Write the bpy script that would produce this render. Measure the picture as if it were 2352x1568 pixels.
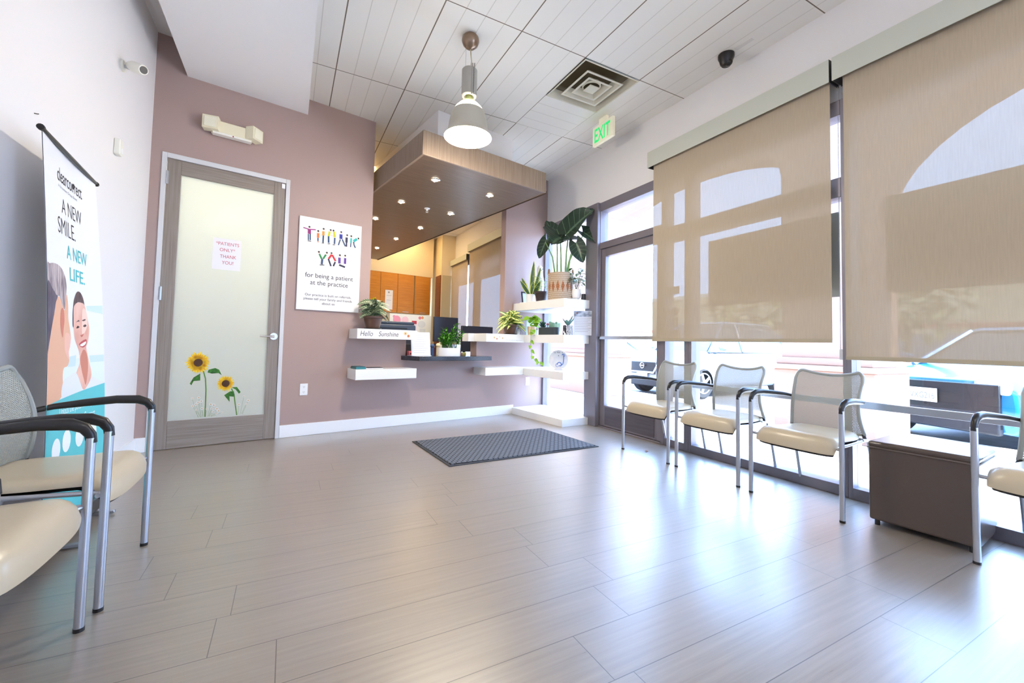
import bpy, bmesh, math, random
from mathutils import Matrix, Vector
random.seed(7)
for o in list(bpy.data.objects): bpy.data.objects.remove(o)
SC = bpy.context.scene
COL = SC.collection
PI = math.pi
def lin(c):
    return tuple(((x/255)/12.92 if x/255 <= .04045 else ((x/255+.055)/1.055)**2.4) for x in c)
# ------------------------------------------------------------------ camera
cd = bpy.data.cameras.new('camera'); cam = bpy.data.objects.new('camera', cd); COL.objects.link(cam)
Rv, Uv, Fv = Vector((0.88398, -0.466988, 0.022378)), Vector((-0.040041, -0.027934, 0.998807)), Vector((0.465806, 0.883822, 0.043392))
mw = Matrix.Identity(4)
for i in range(3):
    mw[i][0] = Rv[i]; mw[i][1] = Uv[i]; mw[i][2] = -Fv[i]
mw[2][3] = 0.95
cam.matrix_world = mw
cd.sensor_width = 36; cd.lens = 972.4*36/2352
cd.shift_x = (1176-1175.35)/2352; cd.shift_y = (745.96-784)/2352
cd.clip_start = .02
SC.camera = cam
# ------------------------------------------------------------------ world, sun, exposure
SC.view_settings.view_transform = 'Standard'
try: SC.view_settings.look = 'None'
except Exception: pass
SC.view_settings.gamma = 1; SC.view_settings.use_curve_mapping = False
SC.view_settings.exposure = 0.5
W = bpy.data.worlds.new('world'); SC.world = W; W.use_nodes = True
wn = W.node_tree; wb = wn.nodes['Background']
wb.inputs[0].default_value = (*lin((160, 199, 255)), 1)
wb.inputs[1].default_value = 16.0
def light(name, kind, loc, energy, col=(1, 1, 1), rot=(0, 0, 0), **k):
    l = bpy.data.lights.new(name, kind); l.energy = energy; l.color = col
    for a, b in k.items(): setattr(l, a, b)
    o = bpy.data.objects.new(name, l); o.location = loc; o.rotation_euler = rot; COL.objects.link(o); return o
light('sun', 'SUN', (3, -20, 20), 26, (1, .96, .9), (math.radians(49), 0, math.radians(3.5)), angle=.01)
# added unseen ceiling lights, behind the camera and in the reception room: see troffer()
# ------------------------------------------------------------------ materials
MATS = {}
def mat(name, c, rough=.6, metal=0, spec=.5, noise=None, bump=None, emit=None, coat=0, trans=None):
    if name in MATS: return MATS[name]
    m = bpy.data.materials.new(name); m.use_nodes = True; nt = m.node_tree; b = nt.nodes['Principled BSDF']
    b.inputs['Base Color'].default_value = (*lin(c), 1); b.inputs['Roughness'].default_value = rough
    b.inputs['Metallic'].default_value = metal; b.inputs['Specular IOR Level'].default_value = spec
    if coat: b.inputs['Coat Weight'].default_value = coat
    if emit: b.inputs['Emission Color'].default_value = (*lin(emit[0]), 1); b.inputs['Emission Strength'].default_value = emit[1]
    if noise or bump:
        tc = nt.nodes.new('ShaderNodeTexCoord'); mp = nt.nodes.new('ShaderNodeMapping'); nt.links.new(tc.outputs['Object'], mp.inputs[0])
        if noise:   # (scale vec, colour2, detail)
            mp.inputs['Scale'].default_value = noise[0]
            n = nt.nodes.new('ShaderNodeTexNoise'); n.inputs['Scale'].default_value = 1; n.inputs['Detail'].default_value = noise[2] if len(noise) > 2 else 4
            r = nt.nodes.new('ShaderNodeValToRGB'); r.color_ramp.elements[0].position = .35; r.color_ramp.elements[1].position = .65
            r.color_ramp.elements[0].color = (*lin(c), 1); r.color_ramp.elements[1].color = (*lin(noise[1]), 1)
            nt.links.new(mp.outputs[0], n.inputs[0]); nt.links.new(n.outputs[0], r.inputs[0]); nt.links.new(r.outputs[0], b.inputs['Base Color'])
        if bump:    # (scale, strength)
            n2 = nt.nodes.new('ShaderNodeTexNoise'); n2.inputs['Scale'].default_value = bump[0]; n2.inputs['Detail'].default_value = 3
            nt.links.new(tc.outputs['Object'], n2.inputs[0])
            bp = nt.nodes.new('ShaderNodeBump'); bp.inputs['Strength'].default_value = bump[1]; bp.inputs['Distance'].default_value = .002
            nt.links.new(n2.outputs[0], bp.inputs['Height']); nt.links.new(bp.outputs[0], b.inputs['Normal'])
    MATS[name] = m; return m
def nd(nt, t, **k):
    n = nt.nodes.new(t)
    for a, b in k.items(): setattr(n, a, b)
    return n
def mth(nt, op, a, b=None, c=None):
    n = nt.nodes.new('ShaderNodeMath'); n.operation = op
    for i, v in enumerate((a, b, c)):
        if v is None: continue
        if isinstance(v, (int, float)): n.inputs[i].default_value = v
        else: nt.links.new(v, n.inputs[i])
    return n.outputs[0]
def mixc(nt, f, a, b):
    n = nt.nodes.new('ShaderNodeMix'); n.data_type = 'RGBA'
    for s, v in ((n.inputs[0], f), (n.inputs[6], a), (n.inputs[7], b)):
        if isinstance(v, tuple): s.default_value = (*v, 1)
        elif isinstance(v, (int, float)): s.default_value = v
        else: nt.links.new(v, s)
    return n.outputs[2]
white_wall = mat('white_paint', (236, 233, 232), .7, bump=(180, .05))
mauve = mat('mauve_paint', (172, 148, 142), .55, bump=(180, .05))
beige = mat('cream_paint', (236, 218, 184), .7)
trimw = mat('white_trim', (244, 245, 246), .35)
shelfw = mat('white_lacquer', (240, 240, 240), .22)
silver = mat('satin_aluminium', (188, 190, 196), .32, .9)
chrome = mat('chrome', (215, 215, 215), .12, 1)
blackp = mat('black_plastic', (26, 25, 27), .32)
darkm = mat('dark_bronze_metal', (112, 104, 112), .38, .25)
frame_in = mat('window_frame_metal', (128, 122, 130), .4, .3)
vinyl = mat('cream_vinyl', (196, 182, 156), .3, bump=(60, .06))
paper = mat('white_paper', (240, 241, 244), .7)
ink = mat('dark_ink', (48, 46, 52), .7)
greyink = mat('grey_ink', (150, 150, 156), .7)
wood = mat('grey_stained_wood', (150, 139, 130), .42, noise=((90, 90, 2.5), (130, 118, 109), 5))
woodh = mat('grey_stained_wood_across', (150, 139, 130), .42, noise=((3, 3, 110), (132, 120, 111), 5))
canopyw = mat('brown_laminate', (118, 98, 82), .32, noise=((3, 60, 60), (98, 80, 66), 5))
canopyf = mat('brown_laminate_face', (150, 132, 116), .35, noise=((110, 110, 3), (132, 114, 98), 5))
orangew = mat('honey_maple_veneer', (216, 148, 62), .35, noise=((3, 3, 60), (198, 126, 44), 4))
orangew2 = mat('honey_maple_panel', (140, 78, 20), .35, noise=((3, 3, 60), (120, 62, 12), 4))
stone = mat('dark_granite', (60, 62, 72), .15, noise=((90, 90, 90), (36, 38, 44), 2))
green = mat('leaf_green', (52, 104, 30), .38)
dgreen = mat('leaf_dark_green', (34, 66, 38), .38)
lgreen = mat('leaf_lime', (134, 180, 44), .4)
soil = mat('potting_soil', (48, 36, 28), .9)
brownpot = mat('brown_plastic_pot', (80, 54, 42), .28)
darkpot = mat('dark_brown_pot', (50, 38, 36), .3)
ceramic = mat('white_ceramic', (238, 236, 234), .25)
stucco = mat('tan_stucco', (178, 140, 122), .9, bump=(60, .4))
concrete = mat('concrete', (206, 200, 192), .85, noise=((1.5, 1.5, 1.5), (190, 184, 176), 5))
asphalt = mat('asphalt', (128, 126, 128), .9, noise=((4, 4, 4), (112, 110, 112), 6))
rubber = mat('tyre_rubber', (30, 30, 32), .7)
# transparent-ish glass
def glassmat():
    m = bpy.data.materials.new('window_glass'); m.use_nodes = True; nt = m.node_tree; nt.nodes.clear()
    o = nd(nt, 'ShaderNodeOutputMaterial'); mx = nd(nt, 'ShaderNodeMixShader'); t = nd(nt, 'ShaderNodeBsdfTransparent'); g = nd(nt, 'ShaderNodeBsdfGlossy')
    t.inputs[0].default_value = (.95, .97, .97, 1); g.inputs['Roughness'].default_value = .02
    ge = nd(nt, 'ShaderNodeNewGeometry'); dp = nd(nt, 'ShaderNodeVectorMath', operation='DOT_PRODUCT'); nt.links.new(ge.outputs['Incoming'], dp.inputs[0]); nt.links.new(ge.outputs['Normal'], dp.inputs[1])
    k = mth(nt, 'POWER', mth(nt, 'SUBTRACT', 1, mth(nt, 'ABSOLUTE', dp.outputs['Value'])), 5)
    nt.links.new(mth(nt, 'MULTIPLY_ADD', k, .92, .03), mx.inputs[0]); nt.links.new(t.outputs[0], mx.inputs[1]); nt.links.new(g.outputs[0], mx.inputs[2]); nt.links.new(mx.outputs[0], o.inputs[0])
    return m
glass = glassmat()
def frostmat():
    m = bpy.data.materials.new('frosted_glass'); m.use_nodes = True; nt = m.node_tree; b = nt.nodes['Principled BSDF']; o = nt.nodes['Material Output']
    b.inputs['Base Color'].default_value = (*lin((214, 224, 224)), 1); b.inputs['Roughness'].default_value = .14
    t = nd(nt, 'ShaderNodeBsdfTranslucent'); t.inputs[0].default_value = (*lin((240, 244, 238)), 1); mx = nd(nt, 'ShaderNodeMixShader'); mx.inputs[0].default_value = .5
    nt.links.new(b.outputs[0], mx.inputs[1]); nt.links.new(t.outputs[0], mx.inputs[2]); nt.links.new(mx.outputs[0], o.inputs[0]); return m
frost = frostmat()
def blindmat():
    m = bpy.data.materials.new('sunscreen_fabric'); m.use_nodes = True; nt = m.node_tree; nt.nodes.clear()
    o = nd(nt, 'ShaderNodeOutputMaterial'); tc = nd(nt, 'ShaderNodeTexCoord')
    mp = nd(nt, 'ShaderNodeMapping'); mp.inputs['Scale'].default_value = (1, 160, 9); nt.links.new(tc.outputs['Object'], mp.inputs[0])
    n = nd(nt, 'ShaderNodeTexNoise'); n.inputs['Scale'].default_value = 1; n.inputs['Detail'].default_value = 3; nt.links.new(mp.outputs[0], n.inputs[0])
    col = mixc(nt, n.outputs[0], lin((174, 160, 140)), lin((192, 177, 156)))
    d = nd(nt, 'ShaderNodeBsdfDiffuse'); tr = nd(nt, 'ShaderNodeBsdfTranslucent'); tp = nd(nt, 'ShaderNodeBsdfTransparent')
    nt.links.new(col, d.inputs[0]); tr.inputs[0].default_value = (*lin((180, 158, 130)), 1)
    m1 = nd(nt, 'ShaderNodeMixShader'); m1.inputs[0].default_value = .04
    nt.links.new(d.outputs[0], m1.inputs[1]); nt.links.new(tr.outputs[0], m1.inputs[2])
    m2 = nd(nt, 'ShaderNodeMixShader'); f = mth(nt, 'MULTIPLY_ADD', n.outputs[0], .022, .016); nt.links.new(f, m2.inputs[0])
    nt.links.new(m1.outputs[0], m2.inputs[1]); nt.links.new(tp.outputs[0], m2.inputs[2]); nt.links.new(m2.outputs[0], o.inputs[0])
    return m
fabric = blindmat()
def meshmat():
    m = bpy.data.materials.new('chair_mesh_fabric'); m.use_nodes = True; nt = m.node_tree; nt.nodes.clear()
    o = nd(nt, 'ShaderNodeOutputMaterial'); uv = nd(nt, 'ShaderNodeUVMap')
    sx = nd(nt, 'ShaderNodeSeparateXYZ'); nt.links.new(uv.outputs[0], sx.inputs[0])
    row = mth(nt, 'MULTIPLY', sx.outputs[1], 58); off = mth(nt, 'MULTIPLY', mth(nt, 'FLOOR', row), .5)
    u = mth(nt, 'FRACT', mth(nt, 'ADD', mth(nt, 'MULTIPLY', sx.outputs[0], 50), off)); v = mth(nt, 'FRACT', row)
    du = mth(nt, 'ABSOLUTE', mth(nt, 'SUBTRACT', u, .5)); dv = mth(nt, 'ABSOLUTE', mth(nt, 'SUBTRACT', v, .5))
    r = mth(nt, 'ADD', mth(nt, 'MULTIPLY', du, 1.0), mth(nt, 'MULTIPLY', dv, 1.2))
    hole = mth(nt, 'LESS_THAN', r, .31)
    p = nd(nt, 'ShaderNodeBsdfPrincipled'); p.inputs['Base Color'].default_value = (*lin((158, 160, 152)), 1); p.inputs['Roughness'].default_value = .6
    t = nd(nt, 'ShaderNodeBsdfTransparent'); mx = nd(nt, 'ShaderNodeMixShader')
    nt.links.new(hole, mx.inputs[0]); nt.links.new(p.outputs[0], mx.inputs[1]); nt.links.new(t.outputs[0], mx.inputs[2]); nt.links.new(mx.outputs[0], o.inputs[0])
    return m
chair_mesh = meshmat()
def floormat():
    m = bpy.data.materials.new('wood_look_floor_tiles'); m.use_nodes = True; nt = m.node_tree; b = nt.nodes['Principled BSDF']
    tc = nd(nt, 'ShaderNodeTexCoord'); s = nd(nt, 'ShaderNodeSeparateXYZ'); nt.links.new(tc.outputs['Object'], s.inputs[0])
    x, y = s.outputs[0], s.outputs[1]
    rowf = mth(nt, 'DIVIDE', mth(nt, 'SUBTRACT', y, .156), .2); row = mth(nt, 'FLOOR', rowf)
    offs = {2: .721, 3: .932, 4: .861, 5: 1.104, 6: .006, 7: 1.025, 8: 1.064, 9: .843, 10: .727, 11: .910, 12: .948, 13: .79, 14: .22, 15: .634, 16: .33, 17: .98, 18: .5, 19: .12, 20: .84, 21: .4, 22: 1.02, 23: .6, 24: .2, 25: .9, 26: .45}
    cr = nd(nt, 'ShaderNodeValToRGB'); cr.color_ramp.interpolation = 'CONSTANT'
    rf = mth(nt, 'DIVIDE', mth(nt, 'ADD', row, .5), 28); nt.links.new(rf, cr.inputs[0])
    els = cr.color_ramp.elements; els[0].position = 0; els[0].color = (.3, .3, .3, 1); els[1].position = 2/28; els[1].color = (offs[2]/1.2,)*3+(1,)
    for k in range(3, 27):
        e = els.new(k/28); e.color = (offs[k]/1.2,)*3+(1,)
    xf = mth(nt, 'SUBTRACT', mth(nt, 'DIVIDE', x, 1.2), cr.outputs[0])
    fx = mth(nt, 'FRACT', xf); ix = mth(nt, 'FLOOR', xf); fy = mth(nt, 'FRACT', rowf)
    ex = mth(nt, 'MULTIPLY', mth(nt, 'MINIMUM', fx, mth(nt, 'SUBTRACT', 1, fx)), 1.2)
    ey = mth(nt, 'MULTIPLY', mth(nt, 'MINIMUM', fy, mth(nt, 'SUBTRACT', 1, fy)), .2)
    ed = mth(nt, 'MINIMUM', ex, ey)
    grout = mth(nt, 'LESS_THAN', ed, .0013)
    cb = nd(nt, 'ShaderNodeCombineXYZ'); nt.links.new(mth(nt, 'MULTIPLY_ADD', ix, 7.3, mth(nt, 'MULTIPLY', row, 3.1)), cb.inputs[0])
    wnz = nd(nt, 'ShaderNodeTexWhiteNoise'); wnz.noise_dimensions = '3D'; nt.links.new(cb.outputs[0], wnz.inputs[0])
    v = nd(nt, 'ShaderNodeCombineXYZ'); nt.links.new(mth(nt, 'ADD', mth(nt, 'MULTIPLY', x, 2.2), mth(nt, 'MULTIPLY', wnz.outputs[0], 40)), v.inputs[0])
    nt.links.new(mth(nt, 'ADD', mth(nt, 'MULTIPLY', y, 60), mth(nt, 'MULTIPLY', row, 5)), v.inputs[1])
    n = nd(nt, 'ShaderNodeTexNoise'); n.inputs['Scale'].default_value = 1; n.inputs['Detail'].default_value = 6; n.inputs['Roughness'].default_value = .62; nt.links.new(v.outputs[0], n.inputs[0])
    r = nd(nt, 'ShaderNodeValToRGB'); r.color_ramp.elements[0].position = .3; r.color_ramp.elements[1].position = .7
    r.color_ramp.elements[0].color = (*lin((128, 119, 109)), 1); r.color_ramp.elements[1].color = (*lin((152, 142, 131)), 1); nt.links.new(n.outputs[0], r.inputs[0])
    tint = mixc(nt, mth(nt, 'MULTIPLY', wnz.outputs[0], .35), r.outputs[0], lin((146, 134, 124)))
    c = mixc(nt, grout, tint, lin((62, 56, 52)))
    nt.links.new(c, b.inputs['Base Color'])
    nt.links.new(mth(nt, 'MULTIPLY_ADD', n.outputs[0], .12, .24), b.inputs['Roughness'])
    b.inputs['Specular IOR Level'].default_value = .8; b.inputs['Coat Weight'].default_value = .85; b.inputs['Coat Roughness'].default_value = .32; b.inputs['Coat IOR'].default_value = 1.7
    bp = nd(nt, 'ShaderNodeBump'); bp.inputs['Strength'].default_value = .2; bp.inputs['Distance'].default_value = .002
    h = mth(nt, 'SUBTRACT', mth(nt, 'MULTIPLY', n.outputs[0], .25), mth(nt, 'MULTIPLY', grout, 1.0)); nt.links.new(h, bp.inputs['Height']); nt.links.new(bp.outputs[0], b.inputs['Normal'])
    return m
floorm = floormat()
OX, OY, S6 = 2.1107, 2.7859, .6096
def ceilmat(name, swap=False, tee_shade=True):
    m = bpy.data.materials.new(name); m.use_nodes = True; nt = m.node_tree; b = nt.nodes['Principled BSDF']
    tc = nd(nt, 'ShaderNodeTexCoord'); s = nd(nt, 'ShaderNodeSeparateXYZ'); nt.links.new(tc.outputs['Object'], s.inputs[0])
    X = mth(nt, 'DIVIDE', mth(nt, 'SUBTRACT', s.outputs[0], OX), S6); Y = mth(nt, 'DIVIDE', mth(nt, 'SUBTRACT', s.outputs[1], OY), S6*2)
    def line(v, per, scale, wd):
        f = mth(nt, 'FRACT', mth(nt, 'MULTIPLY', v, per)); d = mth(nt, 'MULTIPLY', mth(nt, 'MINIMUM', f, mth(nt, 'SUBTRACT', 1, f)), scale/per)
        return mth(nt, 'LESS_THAN', d, wd)
    g = line(Y if swap else X, 8 if swap else 4, S6*2 if swap else S6, .003)
    t = mth(nt, 'MAXIMUM', line(X, 1, S6, .0045), line(Y, 1, 2*S6, .004))
    c = mixc(nt, g, lin((244, 240, 232)), lin((220, 215, 205)))
    if tee_shade: c = mixc(nt, t, c, lin((128, 114, 100)))  # dark lines painted for the shadow gaps along the white tees
    nt.links.new(c, b.inputs['Base Color']); b.inputs['Roughness'].default_value = .75
    bp = nd(nt, 'ShaderNodeBump'); bp.inputs['Strength'].default_value = .3; bp.inputs['Distance'].default_value = .003
    nt.links.new(mth(nt, 'SUBTRACT', 1, mth(nt, 'MAXIMUM', g, t)), bp.inputs['Height']); nt.links.new(bp.outputs[0], b.inputs['Normal'])
    return m
ceilm = ceilmat('grooved_ceiling_tiles'); ceilm2 = ceilmat('grooved_ceiling_tile_turned', True, False)
def leafmat(name, base, vein, kind):
    m = bpy.data.materials.new(name); m.use_nodes = True; nt = m.node_tree; b = nt.nodes['Principled BSDF']
    uv = nd(nt, 'ShaderNodeUVMap'); s = nd(nt, 'ShaderNodeSeparateXYZ'); nt.links.new(uv.outputs[0], s.inputs[0])
    au = mth(nt, 'ABSOLUTE', mth(nt, 'SUBTRACT', s.outputs[0], .5))     # 0 midrib .. .5 edge
    mid = mth(nt, 'LESS_THAN', au, .045)
    if kind == 'zebra':
        w = mth(nt, 'FRACT', mth(nt, 'SUBTRACT', mth(nt, 'MULTIPLY', s.outputs[1], 8), mth(nt, 'MULTIPLY', au, 4)))
        f = mth(nt, 'MAXIMUM', mid, mth(nt, 'LESS_THAN', w, .22))
    elif kind == 'vein':
        w = mth(nt, 'FRACT', mth(nt, 'SUBTRACT', mth(nt, 'MULTIPLY', s.outputs[1], 6), mth(nt, 'MULTIPLY', au, 3)))
        f = mth(nt, 'MAXIMUM', mid, mth(nt, 'LESS_THAN', w, .09))
    elif kind == 'edge':
        f = mth(nt, 'GREATER_THAN', au, .34)
    else:   # blotched variegation, pale centre
        n = nd(nt, 'ShaderNodeTexNoise'); n.inputs['Scale'].default_value = 60
        f = mth(nt, 'LESS_THAN', mth(nt, 'ADD', au, mth(nt, 'MULTIPLY', n.outputs[0], .35)), .47)
    nt.links.new(mixc(nt, f, lin(base), lin(vein)), b.inputs['Base Color']); b.inputs['Roughness'].default_value = .38
    b.inputs['Subsurface Weight'].default_value = 0
    return m
zebraleaf = leafmat('white_veined_leaf', (30, 68, 34), (214, 224, 190), 'zebra')
bigleaf = leafmat('ribbed_dark_leaf', (32, 54, 42), (84, 112, 84), 'vein')
snakeleaf = leafmat('yellow_edged_leaf', (44, 84, 44), (196, 206, 92), 'edge')
varleaf = leafmat('cream_green_leaf', (70, 128, 40), (232, 232, 150), 'blotch')
# ------------------------------------------------------------------ mesh helpers
class MB:
    def __init__(s): s.v = []; s.f = []; s.mi = []; s.uv = []
    def add(s, vs, fs, mi=0, uvs=None, T=None):
        o = len(s.v)
        s.v += [tuple(T @ Vector(p)) if T else tuple(p) for p in vs]
        for k, f in enumerate(fs):
            s.f.append([o+i for i in f]); s.mi.append(mi); s.uv.append(uvs[k] if uvs else None)
        return s
    def box(s, x0, x1, y0, y1, z0, z1, mi=0, T=None):
        vs = [(x, y, z) for z in (z0, z1) for y in (y0, y1) for x in (x0, x1)]
        return s.add(vs, [(0, 2, 3, 1), (4, 5, 7, 6), (0, 1, 5, 4), (2, 6, 7, 3), (0, 4, 6, 2), (1, 3, 7, 5)], mi, T=T)
    def prism(s, poly, z0, z1, mi=0, T=None):
        n = len(poly); vs = [(p[0], p[1], z0) for p in poly]+[(p[0], p[1], z1) for p in poly]
        return s.add(vs, [tuple(range(n-1, -1, -1)), tuple(range(n, 2*n))]+[(i, (i+1) % n, n+(i+1) % n, n+i) for i in range(n)], mi, T=T)
    def tube(s, pts, r, n=10, mi=0, T=None, cap=True, flat=1.0):
        pts = [Vector(p) for p in pts]; rs = r if isinstance(r, (list, tuple)) else [r]*len(pts)
        vs = []; prev = None
        for i, p in enumerate(pts):
            d = ((pts[min(i+1, len(pts)-1)]-pts[max(i-1, 0)])).normalized()
            if prev is None:
                up = Vector((0, 0, 1)) if abs(d.z) < .9 else Vector((1, 0, 0)); a = d.cross(up).normalized()
            else:
                a = (prev-d*prev.dot(d)).normalized()
            prev = a; b = d.cross(a)
            for k in range(n):
                t = 2*PI*k/n; vs.append(p+a*math.cos(t)*rs[i]+b*math.sin(t)*rs[i]*flat)
        fs = [(i*n+k, i*n+(k+1) % n, (i+1)*n+(k+1) % n, (i+1)*n+k) for i in range(len(pts)-1) for k in range(n)]
        if cap: fs += [tuple(range(n-1, -1, -1)), tuple((len(pts)-1)*n+k for k in range(n))]
        return s.add(vs, fs, mi, T=T)
    def lathe(s, prof, n=28, c=(0, 0, 0), mi=0, T=None, caps=(False, False)):
        vs = [(c[0]+r*math.cos(2*PI*k/n), c[1]+r*math.sin(2*PI*k/n), c[2]+z) for r, z in prof for k in range(n)]
        fs = [(i*n+k, i*n+(k+1) % n, (i+1)*n+(k+1) % n, (i+1)*n+k) for i in range(len(prof)-1) for k in range(n)]
        if caps[0]: fs.append(tuple(range(n-1, -1, -1)))
        if caps[1]: fs.append(tuple((len(prof)-1)*n+k for k in range(n)))
        return s.add(vs, fs, mi, T=T)
    def ball(s, c, r, n=12, mi=0, sc=(1, 1, 1)):
        m = n//2
        prof = [(max(1e-4, math.sin(PI*i/m)), -math.cos(PI*i/m)) for i in range(m+1)]
        T = Matrix.Translation(c) @ Matrix.Diagonal((r*sc[0], r*sc[1], r*sc[2], 1))
        return s.lathe(prof, n, mi=mi, T=T)
    def leaf(s, base, d, ln, wd, droop=.3, up=(0, 0, 1), seg=6, shape='lance', mi=0, fold=.15):
        base = Vector(base); d = Vector(d).normalized(); up = Vector(up); side = d.cross(up)
        if side.length < 1e-3: side = Vector((1, 0, 0))
        side.normalize(); nrm = side.cross(d).normalized()
        vs = []; us = []
        for i in range(seg+1):
            t = i/seg
            if shape == 'lance': w = math.sin(PI*min(1, t*.96+.04))**.8
            elif shape == 'heart': w = (math.sin(PI*min(1, (t*.9+.1)))**.6)*(1.25-.75*t)
            elif shape == 'sword': w = (1-t**3)*.9+.1*(t < .9)
            else: w = math.sin(PI*t)**.6 if 0 < t < 1 else 0
            if i == seg: w = .02
            c = base+d*ln*t+Vector((0, 0, -1))*droop*ln*t*t
            for j, u in enumerate((-1, 0, 1)):
                vs.append(c+side*u*w*wd/2+nrm*abs(u)*w*wd*fold); us.append(((u+1)/2, t))
        fs = []; uv = []
        for i in range(seg):
            for j in range(2):
                q = (i*3+j, i*3+j+1, (i+1)*3+j+1, (i+1)*3+j); fs.append(q); uv.append([us[k] for k in q])
        return s.add(vs, fs, mi, uv)
    def stroke(s, pts, w, y=0, mi=0):          # flat stroke in the local x-z plane
        for (a, b) in zip(pts, pts[1:]):
            d = Vector((b[0]-a[0], b[1]-a[1])); L = d.length or 1e-6; nx, nz = -d.y/L*w/2, d.x/L*w/2
            s.add([(a[0]-nx, y, a[1]-nz), (b[0]-nx, y, b[1]-nz), (b[0]+nx, y, b[1]+nz), (a[0]+nx, y, a[1]+nz)], [(0, 1, 2, 3)], mi)
        return s
    def disc(s, c, r, y=0, mi=0, n=18, sx=1):
        return s.add([(c[0]+r*sx*math.cos(2*PI*k/n), y, c[1]+r*math.sin(2*PI*k/n)) for k in range(n)], [tuple(range(n))], mi)
    def poly(s, pts, y=0, mi=0):
        return s.add([(p[0], y, p[1]) for p in pts], [tuple(range(len(pts)))], mi)
    def obj(s, name, mats, parent=None, bevel=0, smooth=True, ang=.6, loc=None, rotz=0):
        me = bpy.data.meshes.new(name); me.from_pydata([tuple(v) for v in s.v], [], s.f)
        mats = mats if isinstance(mats, (list, tuple)) else [mats]
        for m in mats: me.materials.append(m)
        me.polygons.foreach_set('material_index', s.mi)
        if any(s.uv):
            l = me.uv_layers.new(name='UVMap'); k = 0
            for fi, f in enumerate(s.f):
                for j in range(len(f)):
                    if s.uv[fi]: l.data[k].uv = s.uv[fi][j]
                    k += 1
        bm = bmesh.new(); bm.from_mesh(me)
        if not any(s.uv): bmesh.ops.recalc_face_normals(bm, faces=bm.faces)
        for f in bm.faces: f.smooth = smooth
        for e in bm.edges:
            if len(e.link_faces) == 2 and e.calc_face_angle(0) > ang: e.smooth = False
        bm.to_mesh(me); bm.free()
        o = bpy.data.objects.new(name, me); COL.objects.link(o)
        if parent: o.parent = parent
        if loc: o.location = loc
        o.rotation_euler = (0, 0, rotz)
        if bevel:
            b = o.modifiers.new('bevel', 'BEVEL'); b.width = bevel; b.segments = 2; b.limit_method = 'ANGLE'; b.angle_limit = .6
            b.harden_normals = False
        return o
def thing(name, label, cat, loc=(0, 0, 0), rotz=0, group=None):
    o = bpy.data.objects.new(name, None); COL.objects.link(o); o.location = loc; o.rotation_euler = (0, 0, rotz)
    o.empty_display_size = .1
    o['label'] = label; o['category'] = cat
    if group: o['group'] = group
    return o
def tag(o, label, cat, group=None, kind=None):
    o['label'] = label; o['category'] = cat
    if group: o['group'] = group
    if kind: o['kind'] = kind
    return o
def struct(o): o['kind'] = 'structure'; return o
def dup(root, loc, rotz, label, group=None):
    r = root.copy(); COL.objects.link(r); r.location = loc; r.rotation_euler = (0, 0, rotz); r['label'] = label
    if group: r['group'] = group
    for ch in list(root.children):
        c = ch.copy(); COL.objects.link(c); c.parent = r
        for g in list(ch.children):
            d = g.copy(); COL.objects.link(d); d.parent = c
    return r
def textobj(s, x0, x1, z0, z1, m, parent, name='lettering', y=-.001, fn=None, shear=0, bold=0, loc=None):
    """text fitted in the box x0..x1, z0..z1 of the local x-z plane (facing -y); fn maps (x, z) to 3D instead"""
    c = bpy.data.curves.new('t', 'FONT'); c.body = s; c.shear = shear; c.offset = bold; c.resolution_u = 4; c.fill_mode = 'FRONT'; c.align_x = 'CENTER'
    o = bpy.data.objects.new('t', c); COL.objects.link(o)
    dg = bpy.context.evaluated_depsgraph_get(); dg.update()
    me = bpy.data.meshes.new_from_object(o.evaluated_get(dg)); bpy.data.objects.remove(o)
    xs = [v.co.x for v in me.vertices]; ys = [v.co.y for v in me.vertices]
    ax, bx, ay, by = min(xs), max(xs), min(ys), max(ys)
    for v in me.vertices:
        x = x0+(v.co.x-ax)/(bx-ax)*(x1-x0); z = z0+(v.co.y-ay)/(by-ay)*(z1-z0)
        v.co = fn(x, z) if fn else (x, y, z)
    me.name = name
    me.materials.clear(); me.materials.append(m)
    q = bpy.data.objects.new(name, me); COL.objects.link(q); q.parent = parent
    return q
TH = math.radians(9.836); TX, TY = .9853, .17083; DB = 4.5711
def BW(t, n, z=0): return Vector((t*TX-(DB+n)*TY, t*TY+(DB+n)*TX, z))
def bwthing(name, label, cat, t, n, z, group=None): return thing(name, label, cat, BW(t, n, z), TH, group)
TB = Matrix.Rotation(TH, 4, 'Z'); TB.translation = Vector((-DB*TY, DB*TX, 0))       # (t, n, z) -> world
H = 3.355; XW = 3.30; XL = -1.066
# ------------------------------------------------------------------ the setting
m = MB(); m.add([(XL-.1, -2.7, 0), (XW+.08, -2.7, 0), (XW+.08, 10.3, 0), (XL-.1, 10.3, 0)], [(0, 1, 2, 3)])
fl = struct(m.obj('floor', floorm))
m = MB()
for (a, b, c, e) in ((-.02, OX, -2.6, 10.3), (OX+S6, XW+.1, -2.6, 10.3), (OX, OX+S6, -2.6, OY), (OX, OX+S6, OY+S6, 10.3)): m.add([(a, c, H), (b, c, H), (b, e, H), (a, e, H)], [(3, 2, 1, 0)])
struct(m.obj('ceiling', ceilm))
m = MB(); m.box(XL-.2, XW+.3, -2.9, 10.6, 3.75, 3.9); struct(m.obj('ceiling_roof_deck', concrete))
m = MB(); m.box(XL-.1, XW+.1, 10.3, 10.4, 0, 3.8); struct(m.obj('wall_far', beige))
m = MB(); m.add([(OX, OY+S6, H-.0015), (OX+S6, OY+S6, H-.0015), (OX+S6, OY+2*S6, H-.0015), (OX, OY+2*S6, H-.0015)], [(3, 2, 1, 0)])
o = m.obj('trim_1', [ceilm2]); struct(o)
m = MB(); d = MB()
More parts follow.
